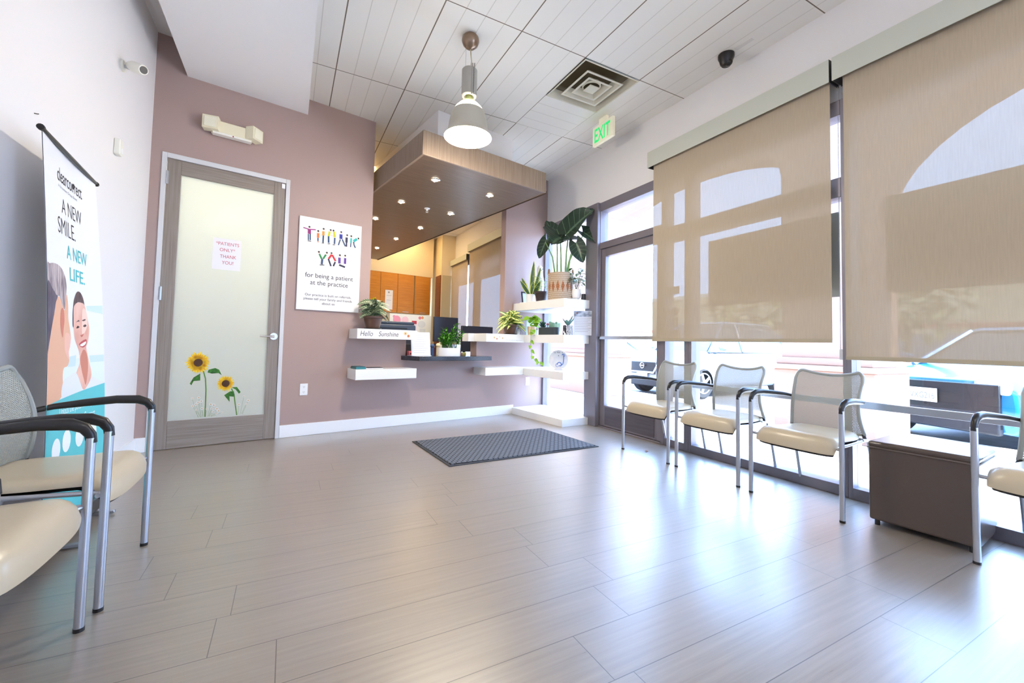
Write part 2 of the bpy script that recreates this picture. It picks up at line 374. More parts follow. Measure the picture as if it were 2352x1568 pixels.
for (a, b, c, e) in ((OX, OX+S6, OY+S6-.004, OY+S6+.004),): m.box(a, b, c, e, H-.003, H-.0005)
struct(m.obj('trim_2', mat('tee_shadow_line', (150, 136, 122), .6)))  # dark strip standing in for the shadow gap at this cross tee
# dropped soffit and recess on the left
pA, pB = BW(-.079, -.001), BW(.882, -.001)
m = MB(); m.prism([(-.859, -2.6), (.081, -2.6), (pB.x, pB.y), (pA.x, pA.y)], 3.195, 3.62)
struct(m.obj('ceiling_soffit', white_wall))
m = MB(); m.box(XL, -.85, -2.6, 4.7, 3.49, 3.56); struct(m.obj('ceiling_recess', white_wall))
m = MB(); m.box(XL-.12, XL, -2.7, 10.4, 0, 3.7); struct(m.obj('wall_left', white_wall))
m = MB(); m.box(XL-.1, XW+.1, -2.72, -2.6, 0, 3.7); struct(m.obj('wall_rear', white_wall))
# mauve back wall: pieces around the inner door, half walls under the shelves, pier at right
m = MB()
def bbox(mb, t0, t1, n0, n1, z0, z1, mi=0): mb.box(t0, t1, n0, n1, z0, z1, mi, T=TB)
D0, D1, DT = -.217, .750, 2.492
bbox(m, -.32, D0+.01, 0, .146, 0, 3.6); bbox(m, D0+.01, D1-.01, 0, .146, DT-.01, 3.6); bbox(m, D1-.01, 1.567, 0, .146, 0, 3.6)
bbox(m, 1.567, 2.004, 0, .146, 0, .963); bbox(m, 2.004, 2.962, 0, .146, 0, .735); bbox(m, 2.962, 3.388, 0, .146, 0, .963)
m.add([tuple(BW(3.388, 0)), tuple(BW(4.142, 0))], [])
x = MB(); c0 = BW(3.388, 0); c1 = BW(3.388, .104); r0 = BW(0, 0)
yw0 = (XW-3.388*TX)/TX*TY+c0.y; 
t1 = (XW+DB*TY)/TX; t2 = (XW+(DB+.104)*TY)/TX
P = [BW(3.388, 0), BW(t1, 0), BW(t2, .104), BW(3.388, .104)]
m.prism([(p.x, p.y) for p in P], 0, H+.1)
struct(m.obj('wall_back', mauve, ang=.3))
# window wall (white header above the glazing, full height pieces)
m = MB(); m.box(XW, XW+.14, -2.7, 10.4, 2.655, 3.6); m.box(XW, XW+.14, -2.7, 10.4, -.02, .03)
struct(m.obj('wall_right', white_wall))
# reception room walls
m = MB(); bbox(m, -1.2, 4.70, 4.60, 4.72, 0, 3.5)
struct(m.obj('wall_reception', beige))
m = MB(); bbox(m, 1.2, 4.479, 4.26, 4.60, 2.42, 3.5); m.box(2.98, XW, 9.09, 9.75, 0, H)
struct(m.obj('wall_reception_bulkhead', beige))
m = MB(); bbox(m, .95, 1.05, .146, 4.6, 0, 3.5); struct(m.obj('wall_reception_left', beige))
# baseboards
m = MB(); bbox(m, D1, 3.57, -.015, 0, 0, .118); struct(m.obj('baseboard_back', trimw, bevel=.003))
m = MB(); bbox(m, -.30, D0, -.015, 0, 0, .118); struct(m.obj('baseboard_corner', trimw, bevel=.003))
m = MB(); m.box(XL, XL+.015, -2.6, 4.45, 0, .118); struct(m.obj('baseboard_left', trimw, bevel=.003))
# ------------------------------------------------------------------ glazing of the window wall
def wallframe(name, spans, parent=None, mt=frame_in, x0=XW-.05, x1=XW+.07, bevel=.003):
    mb = MB()
    for (y0, y1, z0, z1) in spans: mb.box(x0, x1, y0, y1, z0, z1)
    return mb.obj(name, mt, parent, bevel=bevel)
ZH0, ZH1 = 2.55, 2.655
def pane(name, spans, parent, x=XW+.01):
    mb = MB()
    for (y0, y1, z0, z1) in spans: mb.box(x, x+.006, y0, y1, z0, z1)
    return mb.obj(name, glass, parent, smooth=False)
def window(i, y0, y1, ml, mr, transom=True, sill=.07):
    """frame with mullion thickness ml at y0 and mr at y1"""
    f = wallframe('window_%d' % i, [(y0+ml, y1-mr, ZH0, ZH1), (y0+ml, y1-mr, 0, sill), (y0, y0+ml, 0, ZH1), (y1-mr, y1, 0, ZH1)]+([(y0+ml, y1-mr, 1.985, 2.12)] if transom else []))
    struct(f)
    pane('pane', [(y0+ml, y1-mr, sill, ZH0)], f)
    return f
window(1, 4.17, 5.225, .001, .06, False)                    # side light behind the shelves
struct(wallframe('trim_3', [(3.95, 4.17, 0, ZH1)], x0=XW-.09))
window(2, 2.68, 2.965, .05, .01)                             # narrow light next to the door
window(3, 1.435, 2.68, .025, .03)
window(4, .19, 1.435, .001, .025, False)
window(5, -1.08, .19, .03, .03, False)
window(6, -2.4, -1.08, .03, .03, False)
window(7, 5.30, 6.55, .05, .05, False); window(8, 6.55, 7.8, .05, .05, False); window(9, 7.8, 9.05, .05, .05, False)
# glass entrance door
fr = struct(wallframe('door_2', [(2.965, 3.01, 0, ZH1), (3.945, 3.98, 0, ZH1), (3.01, 3.95, 2.095, 2.17), (3.01, 3.95, ZH0, ZH1), (3.01, 3.95, 0, .015)]))
pane('transom_pane', [(3.01, 3.95, 2.17, ZH0)], fr)
wallframe('door_leaf', [(3.015, 3.08, .02, 2.09), (3.87, 3.94, .02, 2.09), (3.08, 3.87, 2.0, 2.09), (3.08, 3.87, .02, .255)], fr, x0=XW-.03, x1=XW+.03)
pane('door_pane', [(3.08, 3.87, .255, 2.0)], fr, x=XW)
m = MB(); m.box(XW-.075, XW-.05, 3.03, 3.93, 1.02, 1.055); m.box(XW-.075, XW-.03, 3.03, 3.06, 1.02, 1.055); m.box(XW-.075, XW-.03, 3.90, 3.93, 1.02, 1.055)
m.obj('push_bar', silver, fr, bevel=.004)
m = MB(); m.box(XW-.034, XW-.03, 3.10, 3.85, .04, .24); m.obj('kick_plate', mat('scuffed_kick_plate', (96, 90, 98), .4, .3, noise=((2, 3, 60), (84, 78, 86), 6)), fr)
# ------------------------------------------------------------------ inner door with frosted glass (in the back wall)
d1 = MB()
for a in ((D0, D0+.035, -.012, .10, 0, DT), (D1-.035, D1, -.012, .10, 0, DT), (D0+.035, D1-.035, -.012, .10, DT-.042, DT)): bbox(d1, *a)
door1 = struct(d1.obj('door_1', mat('door_jamb_paint', (214, 214, 216), .4), bevel=.003))
lf = MB(); a0, a1 = D0+.037, D1-.037
for a in ((a0, a0+.095, .0, .04, .004, 2.448), (a1-.095, a1, .0, .04, .004, 2.448)): bbox(lf, *a)
door_stile = lf.obj('door_stile', wood, door1, bevel=.002)
lf = MB()
for a in ((a0+.095, a1-.095, .0, .04, .004, .235), (a0+.095, a1-.095, .0, .04, 2.325, 2.448)): bbox(lf, *a)
lf.obj('door_rail', woodh, door1, bevel=.002)
lf = MB(); bbox(lf, a0+.09, a1-.09, .012, .02, .23, 2.33); lf.obj('frosted_pane', frost, door1, smooth=False)
lf = MB(); bbox(lf, a0+.09, a0+.1, .004, .012, .23, 2.33); bbox(lf, a1-.1, a1-.09, .004, .012, .23, 2.33); bbox(lf, a0+.1, a1-.1, .004, .012, .23, .24)
lf.obj('glazing_bead', mat('pale_bead', (196, 196, 190), .4), door1)
for z in (.29, 1.30, 2.28):
    h = MB(); bbox(h, D0+.026, D0+.05, -.012, .0, z-.055, z+.055); h.tube([BW(D0+.04, -.012, z-.057), BW(D0+.04, -.012, z+.057)], .007); h.obj('hinge', silver, door1)
h = MB(); c = BW(a1-.045, -.0, .965)
nv = Vector((-TY, TX, 0)); tv = Vector((TX, TY, 0))
h.tube([c, c-nv*.012], .033, 24); h.tube([c-nv*.008, c-nv*.05], .011, 12); h.tube([c-nv*.05, c-nv*.052-tv*.03, c-nv*.05-tv*.12], [.011, .010, .008], 12)
h.obj('door_handle', chrome, door1)
h = MB(); bbox(h, a1-.035, a1-.005, -.012, 0, 2.395, 2.44); h.obj('door_chime_sensor', trimw, door1, bevel=.003)
# notice on the door
nt_ = bwthing('paper_notice', 'white sheet reading PATIENTS ONLY THANK YOU taped on the frosted door', 'notice', .162, .0105, 1.552)
m = MB(); m.box(0, .213, -.0006, 0, 0, .28); m.obj('sheet', mat('notice_paper', (242, 240, 243), .7), nt_)
red = mat('rose_ink', (206, 96, 112), .7)
for s_, x0, x1, z0 in (('*PATIENTS', .022, .196, .22), ('ONLY*', .052, .168, .165), ('THANK', .056, .178, .105), ('YOU!', .072, .158, .05)):
    textobj(s_, x0, x1, z0, z0+.03, red, nt_, y=-.0012)
# sunflower decal
sf = bwthing('sunflower_decal', 'sunflower and daisy sticker on the lower part of the frosted door', 'sticker', 0, .0105, 0)
yel = mat('sunflower_petal', (238, 196, 24), .5, noise=((30, 30, 30), (232, 160, 8), 3)); yel2 = mat('petal_light', (246, 214, 50), .5)
dsk = mat('sunflower_disc', (74, 42, 20), .7); stm = mat('sunflower_stem', (92, 138, 58), .5); lfm = mat('decal_leaf', (58, 130, 30), .5, noise=((50, 50, 50), (30, 84, 18), 2))
for (c, R, r, sx, n) in (((.103, .721), .098, .034, .95, 26), ((.309, .533), .076, .031, .95, 24)):
    m = MB()
    for lay in range(2):
        for k in range(n):
            a = 2*PI*(k+lay*.5)/n+random.uniform(-.06, .06); L = R*(1-.13*lay)*random.uniform(.86, 1.06); w = R*.13
            ca, sa = math.cos(a), math.sin(a)
            q = [(c[0]+sx*(ca*.02-sa*w*.4), c[1]+sa*.02+ca*w*.4), (c[0]+sx*(ca*L*.65-sa*w), c[1]+sa*L*.65+ca*w), (c[0]+sx*ca*L, c[1]+sa*L), (c[0]+sx*(ca*L*.65+sa*w), c[1]+sa*L*.65-ca*w), (c[0]+sx*(ca*.02+sa*w*.4), c[1]+sa*.02-ca*w*.4)]
            m.poly(q, -.0006-.0003*lay, mi=lay)
    m.disc(c, r, -.0014, 2, sx=sx); m.obj('flower_head', [yel2, yel, dsk], sf, smooth=False)
for pts in ([(0.139, 0.66), (0.16, 0.582), (0.168, 0.485), (0.171, 0.249)], [(0.355, 0.486), (0.376, 0.435), (0.388, 0.35), (0.405, 0.244)]):
    MB().stroke(pts, .009, -.0004).obj('flower_stem', stm, sf)
for pts in ([(0.172, 0.635), (0.179, 0.659), (0.226, 0.673), (0.255, 0.658), (0.277, 0.608), (0.252, 0.628), (0.204, 0.624)], [(0.121, 0.627), (0.076, 0.594), (0.052, 0.543), (0.064, 0.528), (0.078, 0.563), (0.124, 0.567)],
            [(0.375, 0.46), (0.346, 0.462), (0.302, 0.429), (0.346, 0.367), (0.343, 0.417), (0.381, 0.41)], [(0.357, 0.496), (0.395, 0.499), (0.426, 0.452), (0.414, 0.436), (0.387, 0.475)]):
    MB().poly(pts, -.0005).obj('flower_leaf', lfm, sf, smooth=False)
m = MB(); mR = MB()
for c in [(0.074, 0.416), (0.12, 0.418), (0.139, 0.387), (0.116, 0.378), (0.102, 0.362), (0.081, 0.349), (0.106, 0.314), (0.146, 0.323), (0.182, 0.316), (0.208, 0.356), (0.23, 0.346), (0.217, 0.318), (0.228, 0.29), (0.254, 0.313), (0.267, 0.293), (0.255, 0.27), (0.292, 0.278), (0.453, 0.411), (0.488, 0.371), (0.418, 0.34), (0.473, 0.339)]:
    s_ = random.uniform(.009, .015)
    for k in range(9):
        a = 2*PI*k/9; (m if c[0] < .4 else mR).disc((c[0]+math.cos(a)*s_*.6, c[1]+math.sin(a)*s_*.6), s_*.3, -.0007, 0, 8)
    (m if c[0] < .4 else mR).disc(c, s_*.3, -.001, 1, 8).stroke([c, ((c[0]+(.17 if c[0] < .4 else .41))/2, .25)], .0012, -.0003, 2)
for q_ in (m, mR): q_.obj('daisy_cluster', [trimw, mat('daisy_centre', (206, 150, 40), .6), stm], sf, smooth=False)
# ------------------------------------------------------------------ floating shelves and desk
def bwshelf(label, t0, t1, n0, n1, z0, z1, grp='white floating shelves'):
    o = bwthing('floating_shelf', label, 'shelf', t0, 0, z0, grp)
    MB().box(0, t1-t0, n0, n1, 0, z1-z0).obj('shelf_board', shelfw, o, bevel=.002); return o
shA = bwshelf('white floating shelf lettered Hello Sunshine under the thank-you sign', 1.365, 2.012, -.272, 0, .963, 1.065)
script = mat('script_ink', (70, 64, 72), .6)
textobj('Hello', .030, .158, .028, .080, script, shA, shear=.22, y=-.2735, bold=-.004); textobj('Sunshine', .218, .432, .030, .080, script, shA, shear=.22, y=-.2735, bold=-.004)
def petals(parent, cs, nm='flower_sticker'):
    for (x, z, r, mi) in cs:
        m = MB()
        for k in range(6):
            a = k*PI/3; m.disc((x+math.cos(a)*r*.6, z+math.sin(a)*r*.6), r*.42, -.2733, mi, 10)
        m.disc((x, z), r*.3, -.2737, 2, 10)
        m.obj(nm, [mat('pale_orange_print', (240, 206, 150), .6), mat('rust_print', (214, 140, 96), .6), mat('print_brown', (176, 110, 60), .6)], parent, smooth=False)
petals(shA, [(.51, .066, .020, 0), (.545, .04, .016, 1)])
shB = bwshelf('lower white floating shelf holding teal leaflets, left of the counter', 1.363, 2.018, -.272, 0, .548, .653)
shC = bwshelf('middle white floating shelf with faded flower sticker, right of the counter', 2.925, 3.525, -.272, -.001, .963, 1.065)
MB().box(-.09, .42, -.001, .146, 0, .102).obj('shelf_back_board', shelfw, shC, bevel=.002)
petals(shC, [(.12, .055, .016, 0), (.16, .04, .012, 1), (.20, .065, .010, 0), (.25, .05, .013, 0)])
textobj('in a world of happiness', .30, .56, .02, .032, greyink, shC, y=-.2735)
shD = bwshelf('empty lower white floating shelf at the right of the counter', 2.925, 3.525, -.272, 0, .548, .645)
def corner_shelf(label, z0, z1, nm='corner_shelf', cat='shelf', dx=0):
    o = thing(nm, label, cat, (2.823, 4.06, z0), 0, 'corner shelves by the entrance' if nm == 'corner_shelf' else None)
    P = [BW(3.546, -.002)-Vector((2.823, 4.06, 0)), Vector((0, 0, 0)), Vector((.437, .03, 0)), Vector((.437, .26, 0)), Vector((.455, .26, 0)), Vector((.455, 1.15, 0))]
    tt = (3.28+DB*TY)/TX; P[5] = BW(tt, -.002)-Vector((2.823, 4.06, 0))
    MB().prism([(p.x, p.y) for p in P], 0, z1-z0).obj('shelf_board', shelfw, o, bevel=.002); return o
corner_shelf('white plinth shelf on the floor in the window corner', 0.0, .084, 'corner_plinth')
corner_shelf('white corner shelf carrying the round blue patterned plaque', .538, .628)
corner_shelf('white corner shelf with cactus planter and printed notice', .964, 1.064)
corner_shelf('topmost white corner shelf with the large basket plant', 1.389, 1.491)
# counter
ct = bwthing('reception_counter', 'dark polished stone counter top on the half wall', 'counter', 1.95, 0, .735)
P = [(0, -.002), (0, -.058), (.085, -.30), (1.045, -.30), (1.045, -.002), (1.01, -.002), (1.01, .20), (.056, .20), (.056, -.002)]
MB().prism(P, 0, .049).obj('counter_top', stone, ct, bevel=.003)
# desk behind, low
dk = bwthing('desk', 'dark work desk behind the half wall', 'desk', 2.38, .21, 0)
MB().box(0, 1.65, 0, .75, .70, .74).obj('desk_top', mat('dark_laminate', (44, 34, 38), .4), dk); MB().box(0, .03, 0, .7, 0, .70).obj('side_panel', mat('dark_laminate', (44, 34, 38), .4), dk); MB().box(1.6, 1.63, 0, .7, 0, .70).obj('side_panel', MATS['dark_laminate'], dk)
# ------------------------------------------------------------------ wooden canopy over the desk
cn = bwthing('wood_canopy', 'brown wood canopy with downlights hanging over the reception desk', 'canopy', 1.609, -1.128, 2.62)
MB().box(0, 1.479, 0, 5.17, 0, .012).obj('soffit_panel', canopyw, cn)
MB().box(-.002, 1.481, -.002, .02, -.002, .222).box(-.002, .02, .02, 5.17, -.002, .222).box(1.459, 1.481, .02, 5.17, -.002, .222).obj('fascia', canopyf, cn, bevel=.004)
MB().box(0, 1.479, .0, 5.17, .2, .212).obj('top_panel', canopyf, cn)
MB().box(1.481, 1.489, .0, 5.17, -.012, .02).obj('edge_strip', mat('dark_edge', (70, 54, 46), .5), cn)
MB().box(.376, 1.355, .461, 4.7, .212, .735).obj('hanger_box', white_wall, cn)
led = mat('downlight_glow', (255, 240, 220), .5, emit=((255, 236, 208), 60))
dl0 = None
spots = [(1.974, -.662), (2.665, -.656), (1.989, .235), (2.667, .245), (2.0, 1.135), (2.68, 1.159), (1.99, 2.05), (2.672, 2.049), (1.99, 2.95), (2.682, 2.95)]
dlab = ['front left', 'front right', 'second row left', 'second row right', 'third row left', 'third row right', 'fourth row left', 'fourth row right', 'rearmost left', 'rearmost right']
for i, (a, b) in enumerate(spots):
    lab = 'small chrome downlight in the wood canopy, %s one of the pairs' % dlab[i]
    if dl0 is None:
        dl0 = bwthing('downlight', lab, 'downlight', a, b, 2.617, 'downlights in the wood canopy')
        MB().lathe([(.052, .0), (.052, -.006), (.040, -.008), (.036, .0)], 24).obj('trim_ring', chrome, dl0)
        MB().lathe([(.0005, -.001), (.037, -.001)], 20).obj('lamp', led, dl0)
        MB().box(-.004, .012, .028, .044, -.012, -.002).obj('clip', chrome, dl0)
    else: dup(dl0, BW(a, b, 2.617), TH, lab)
    light('downlight_beam', 'SPOT', BW(a, b, 2.60), 22, (1, .86, .66), spot_size=2.2, spot_blend=.8, shadow_soft_size=.03)
sp = bwthing('sprinkler', 'small white fire sprinkler head under the wood canopy', 'sprinkler', 2.337, .254, 2.618)
MB().lathe([(.001, 0), (.036, 0), (.034, -.008), (.012, -.012), (.010, -.03), (.001, -.03)], 18).obj('escutcheon', trimw, sp)
MB().box(-.012, -.009, -.003, .003, -.05, -.02).box(.009, .012, -.003, .003, -.05, -.02).lathe([(.001, -.05), (.018, -.051), (.001, -.053)], 12).obj('deflector', trimw, sp)
# ------------------------------------------------------------------ pendant lamp
pd = thing('pendant_lamp', 'metal bell pendant lamp hanging lit from the tiled ceiling', 'pendant lamp', (1.175, 3.031, H))
MB().lathe([(.001, 0), (.052, 0), (.066, -.018), (.069, -.042), (.058, -.072), (.034, -.096), (.008, -.108), (.001, -.11)], 28).obj('ceiling_cup', mat('brushed_bronze_nickel', (150, 128, 110), .28, .95), pd)
cpts = [(.0, 0, -.10), (.006, 0, -.15), (.014, 0, -.2), (.008, 0, -.25), (.004, 0, -.28)]
MB().tube(cpts, .004, 8).obj('power_cord', mat('beige_cord', (196, 180, 140), .5), pd)
MB().tube([(-.035, 0, -.08), (-.035, 0, -.28)], .0012, 6).tube([(.022, .03, -.08), (.022, .03, -.28)], .0012, 6).obj('suspension_wire', silver, pd)
MB().lathe([(.001, -.272), (.054, -.272), (.060, -.28), (.060, -.485), (.052, -.492), (.040, -.492), (.038, -.47), (.001, -.47)], 32).box(.012, .020, -.066, -.056, -.25, -.50).box(-.006, .002, -.066, -.056, -.255, -.50).obj('ballast_housing', mat('grey_lamp_metal', (176, 172, 164), .4, .6), pd)
MB().lathe([(.028, -.47), (.028, -.535)], 20).lathe([(.055, -.532), (.060, -.535), (.055, -.54)], 24).obj('lamp_neck', mat('greenish_brass', (150, 160, 110), .35, .6), pd)
glow = mat('glowing_diffuser', (255, 250, 235), .5, emit=((255, 246, 220), 3.5))
MB().lathe([(.045, -.538), (.075, -.552), (.100, -.578), (.118, -.605), (.124, -.618)], 40).obj('glass_dome', glow, pd)
sh = MB(); sh.lathe([(.1245, -.612), (.138, -.655), (.148, -.705), (.153, -.745), (.160, -.775), (.176, -.80), (.184, -.815)], 48)
sh.lathe([(.1225, -.612), (.136, -.655), (.146, -.705), (.151, -.745), (.158, -.775), (.174, -.80), (.184, -.815)], 48, mi=1)
sh.obj('lamp_shade', [mat('spun_aluminium', (196, 190, 176), .4, .45), mat('glowing_white_enamel', (250, 246, 232), .5, emit=((255, 244, 214), 1.2))], pd)  # inner enamel emits a little, standing in for bulb light falling on it
MB().lathe([(.001, -.56), (.035, -.57), (.042, -.62), (.030, -.70), (.012, -.72), (.001, -.722)], 20).obj('bulb', mat('bulb_glow', (255, 250, 240), .5, emit=((255, 240, 210), 30)), pd)
light('pendant_light', 'POINT', (1.175, 3.031, H-.86), 60, (1, .9, .76), shadow_soft_size=.08)
# ------------------------------------------------------------------ ceiling vent
vt = thing('ceiling_vent', 'square off-white air diffuser set in the tiled ceiling', 'air vent', (OX+S6/2, OY+S6/2, H))
ventw = mat('aged_vent_enamel', (222, 216, 196), .45); ventd = mat('vent_dirt', (96, 84, 62), .8)
def ringcone(mb, r0, z0, r1, z1, th=.003, mi=0):
    for (ra, za, rb, zb) in ((r0, z0, r1, z1),):
        vs = []
        for r, z in ((ra, za), (rb, zb), (rb, zb+th), (ra, za+th)):
            vs += [(-r, -r, z), (r, -r, z), (r, r, z), (-r, r, z)]
        fs = []
        for a in range(4):
            b = (a+1) % 4
            for k in range(4): fs.append((a*4+k, a*4+(k+1) % 4, b*4+(k+1) % 4, b*4+k))
        mb.add(vs, fs, mi)
    return mb
m = MB(); ringcone(m, .3048, -.012, .292, -.012); ringcone(m, .292, -.012, .255, .05); m.obj('outer_frame', ventw, vt)
m = MB(); m.add([(-.28, -.28, .055), (.28, -.28, .055), (.28, .28, .055), (-.28, .28, .055)], [(0, 1, 2, 3)]); m.obj('duct_back', ventd, vt)
m = MB(); ringcone(m, .205, -.020, .185, -.020); ringcone(m, .185, -.020, .145, .035); m.obj('vane', ventw, vt)
m = MB(); ringcone(m, .135, -.020, .115, -.020); ringcone(m, .115, -.02, .085, .025); m.obj('vane', ventw, vt)
m = MB(); m.box(-.055, .055, -.055, .055, -.02, -.014); m.lathe([(.075, .0), (.088, .01), (.088, .03)], 24); m.obj('centre_plate', ventw, vt)
# ------------------------------------------------------------------ exit sign, dome camera, ceiling label
ex = thing('exit_sign', 'green lettered EXIT sign hanging from the ceiling near the entrance', 'exit sign', (2.84, 3.44, H), -PI/2)
MB().box(-.16, .16, -.0, .035, -.262, -.055).obj('housing', mat('cream_sign_plastic', (240, 232, 208), .4, emit=((240, 240, 210), .15)), ex, bevel=.004)
MB().box(-.06, .06, .0, .035, -.055, -.0).obj('mount', mat('cream_sign_plastic', (240, 232, 208), .4), ex, bevel=.004)
exg = mat('exit_green', (10, 176, 96), .4, emit=((20, 190, 100), .8))
textobj('EXIT', -.125, .125, -.235, -.085, exg, ex, y=-.002, bold=.02)
dc = thing('dome_camera', 'black dome security camera on the ceiling above the blinds', 'camera', (3.09, 2.19, H))
MB().lathe([(.001, 0), (.062, 0), (.062, -.025), (.054, -.04), (.046, -.075), (.034, -.09), (.001, -.095)], 28).obj('camera_body', blackp, dc)
MB().ball((0, -.02, -.07), .033, 14).obj('lens_dome', mat('smoked_lens', (20, 20, 24), .08), dc)
cl = tag(MB().box(3.075, 3.115, 1.97, 2.11, H-.003, H).obj('ceiling_label', mat('label_plate', (228, 224, 218), .5)), 'small off-white label plate on the ceiling beside the dome camera', 'label')
# ------------------------------------------------------------------ emergency light, thank-you sign, outlets
el = bwthing('emergency_light', 'cream twin-head emergency light unit above the inner door', 'emergency light', .255, 0, 2.78)
crm = mat('aged_cream_plastic', (236, 228, 198), .4)
MB().box(-.15, .16, -.075, 0, -.03, .075).obj('housing', crm, el, bevel=.006)
MB().box(-.14, .15, -.077, -.02, -.045, -.028).disc((.01, -.037), .006, -.0775, 1).obj('lower_tray', [mat('white_tray', (240, 238, 228), .4), mat('test_button_red', (170, 30, 36), .4)], el)
for sx, rz in ((-.15, -.25), (.165, .75)):
    hd = MB(); T = Matrix.Translation((sx, -.06, .03)) @ Matrix.Rotation(rz, 4, 'Z')
    hd.box(-.06, .06, -.05, .03, -.055, .06, T=T); hd.box(-.045, .045, -.056, -.05, -.042, .046, 1, T=T)
    hd.obj('lamp_head', [crm, mat('lamp_lens', (244, 240, 216), .2)], el, bevel=.012)
ts = bwthing('wall_sign', 'large white THANK YOU panel with people shaped letters on the mauve wall', 'sign', .846, 0, 1.237)
MB().box(0, .603, -.022, 0, 0, .925).obj('panel', mat('sign_white', (238, 238, 240), .45), ts, bevel=.001)
STROKES = [('mag', 0.0299, [(0.089, 0.806), (0.091, 0.756)]), ('mag', 0.0102, [(0.034, 0.81), (0.09, 0.801), (0.149, 0.808)]), ('jean', 0.0118, [(0.082, 0.754), (0.085, 0.692)]), ('jean', 0.0118, [(0.099, 0.757), (0.102, 0.695)]), ('blk', 0.0079, [(0.079, 0.685), (0.11, 0.685)]), ('hd', 0.011, [(0.089, 0.821)]), ('ora', 0.022, [(0.172, 0.778), (0.173, 0.731)]), ('jean', 0.0126, [(0.172, 0.73), (0.173, 0.697)]), ('ora', 0.0079, [(0.168, 0.69), (0.182, 0.691)]), ('hd', 0.011, [(0.172, 0.794)]), ('amb', 0.0236, [(0.221, 0.806), (0.222, 0.763)]), ('jean', 0.0157, [(0.222, 0.763), (0.221, 0.691)]), ('blk', 0.0079, [(0.21, 0.684), (0.231, 0.687)]), ('hd', 0.011, [(0.222, 0.825)]), ('skin', 0.0063, [(0.198, 0.755), (0.212, 0.773)]), ('lim', 0.022, [(0.282, 0.814), (0.272, 0.764)]), ('jean', 0.0173, [(0.272, 0.764), (0.275, 0.696)]), ('blk', 0.0079, [(0.266, 0.685), (0.29, 0.689)]), ('lim', 0.0236, [(0.323, 0.821), (0.333, 0.762)]), ('jean', 0.0157, [(0.333, 0.758), (0.332, 0.693)]), ('blk', 0.0079, [(0.315, 0.684), (0.338, 0.685)]), ('hd', 0.011, [(0.29, 0.825)]), ('hd', 0.011, [(0.317, 0.825)]), ('skin', 0.0063, [(0.291, 0.775), (0.325, 0.773)]), ('blu', 0.0314, [(0.393, 0.805), (0.394, 0.756)]), ('jean', 0.0126, [(0.388, 0.751), (0.371, 0.687)]), ('jean', 0.0141, [(0.407, 0.754), (0.441, 0.686)]), ('hd', 0.011, [(0.394, 0.823)]), ('nav', 0.0236, [(0.451, 0.782), (0.451, 0.729)]), ('nav', 0.0157, [(0.451, 0.729), (0.452, 0.684)]), ('hd', 0.011, [(0.455, 0.801)]), ('tea', 0.0173, [(0.497, 0.782), (0.497, 0.732)]), ('jean', 0.011, [(0.497, 0.732), (0.494, 0.686)]), ('hd', 0.011, [(0.497, 0.798)]), ('tea', 0.0267, [(0.558, 0.784), (0.522, 0.753)]), ('jean', 0.0141, [(0.524, 0.749), (0.528, 0.716), (0.545, 0.686)]), ('hd', 0.011, [(0.572, 0.786)]), ('gre', 0.0173, [(0.191, 0.571), (0.215, 0.523)]), ('gre', 0.0173, [(0.254, 0.572), (0.229, 0.525)]), ('jean', 0.0204, [(0.221, 0.524), (0.218, 0.467)]), ('blk', 0.0079, [(0.199, 0.459), (0.243, 0.463)]), ('hd', 0.011, [(0.186, 0.584)]), ('hd', 0.011, [(0.262, 0.587)]), ('red', 0.0189, [(0.31, 0.581), (0.281, 0.532)]), ('nav', 0.0157, [(0.279, 0.532), (0.307, 0.46)]), ('red', 0.0189, [(0.314, 0.577), (0.35, 0.518)]), ('nav', 0.0157, [(0.347, 0.509), (0.33, 0.463)]), ('hd', 0.011, [(0.307, 0.589)]), ('pur', 0.0251, [(0.387, 0.56), (0.388, 0.499)]), ('hd', 0.011, [(0.39, 0.58)]), ('nav', 0.0189, [(0.386, 0.484), (0.446, 0.467)]), ('pur', 0.0236, [(0.444, 0.563), (0.444, 0.502)]), ('hd', 0.011, [(0.443, 0.583)])]
PC = dict(mag=(150, 40, 120), jean=(46, 74, 112), blk=(34, 32, 40), ora=(232, 110, 40), amb=(238, 150, 40), skin=(230, 180, 150), lim=(200, 200, 30), blu=(40, 52, 150), nav=(34, 36, 70), tea=(30, 170, 170), gre=(30, 130, 70), red=(200, 30, 44), pur=(96, 56, 150))
pk = list(PC); mT = MB(); mY = MB(); pm = [mat('print_'+k, PC[k], .6) for k in pk]
for i, (k, w, pts) in enumerate(STROKES):
    y = -.0226-.00002*i; m = mT if pts[0][1] > .64 else mY
    if k == 'hd':
        m.disc((pts[0][0]+.001, pts[0][1]-.001), .0085, y-.0004, pk.index('skin'), 12); m.disc((pts[0][0], pts[0][1]+.006), .0088, y-.0005, pk.index('blk'), 12, 1.1)
    else: m.stroke(pts, w, y, pk.index(k))
mT.obj('people_letters', pm, ts, smooth=False); mY.obj('people_letters', pm, ts, smooth=False)
for s_, x0, x1, z0, z1 in (('for being a patient', .068, .532, .312, .372), ('at the practice', .118, .482, .240, .300), ('Our practice is built on referrals,', .075, .520, .134, .165), ('please tell your family and friends', .064, .529, .094, .125), ('about us', .235, .357, .060, .084)):
    textobj(s_, x0, x1, z0, z1, ink, ts, y=-.0228)
def outlet(label, t, z, n=0):
    o = bwthing('wall_outlet', label, 'outlet', t, n, z, 'white wall outlets')
    MB().box(-.036, .036, -.006, 0, -.057, .057).obj('cover_plate', trimw, o, bevel=.002)
    m = MB()
    for dz in (-.025, .025):
        m.disc((0, dz), .016, -.0065, 0)
        for (sx) in (-.006, .006): m.box(sx-.001, sx+.001, -.0075, -.0066, dz-.002, dz+.008, 1)
        m.disc((0, dz-.008), .0025, -.0072, 1, 8)
    m.obj('socket', [trimw, blackp], o)
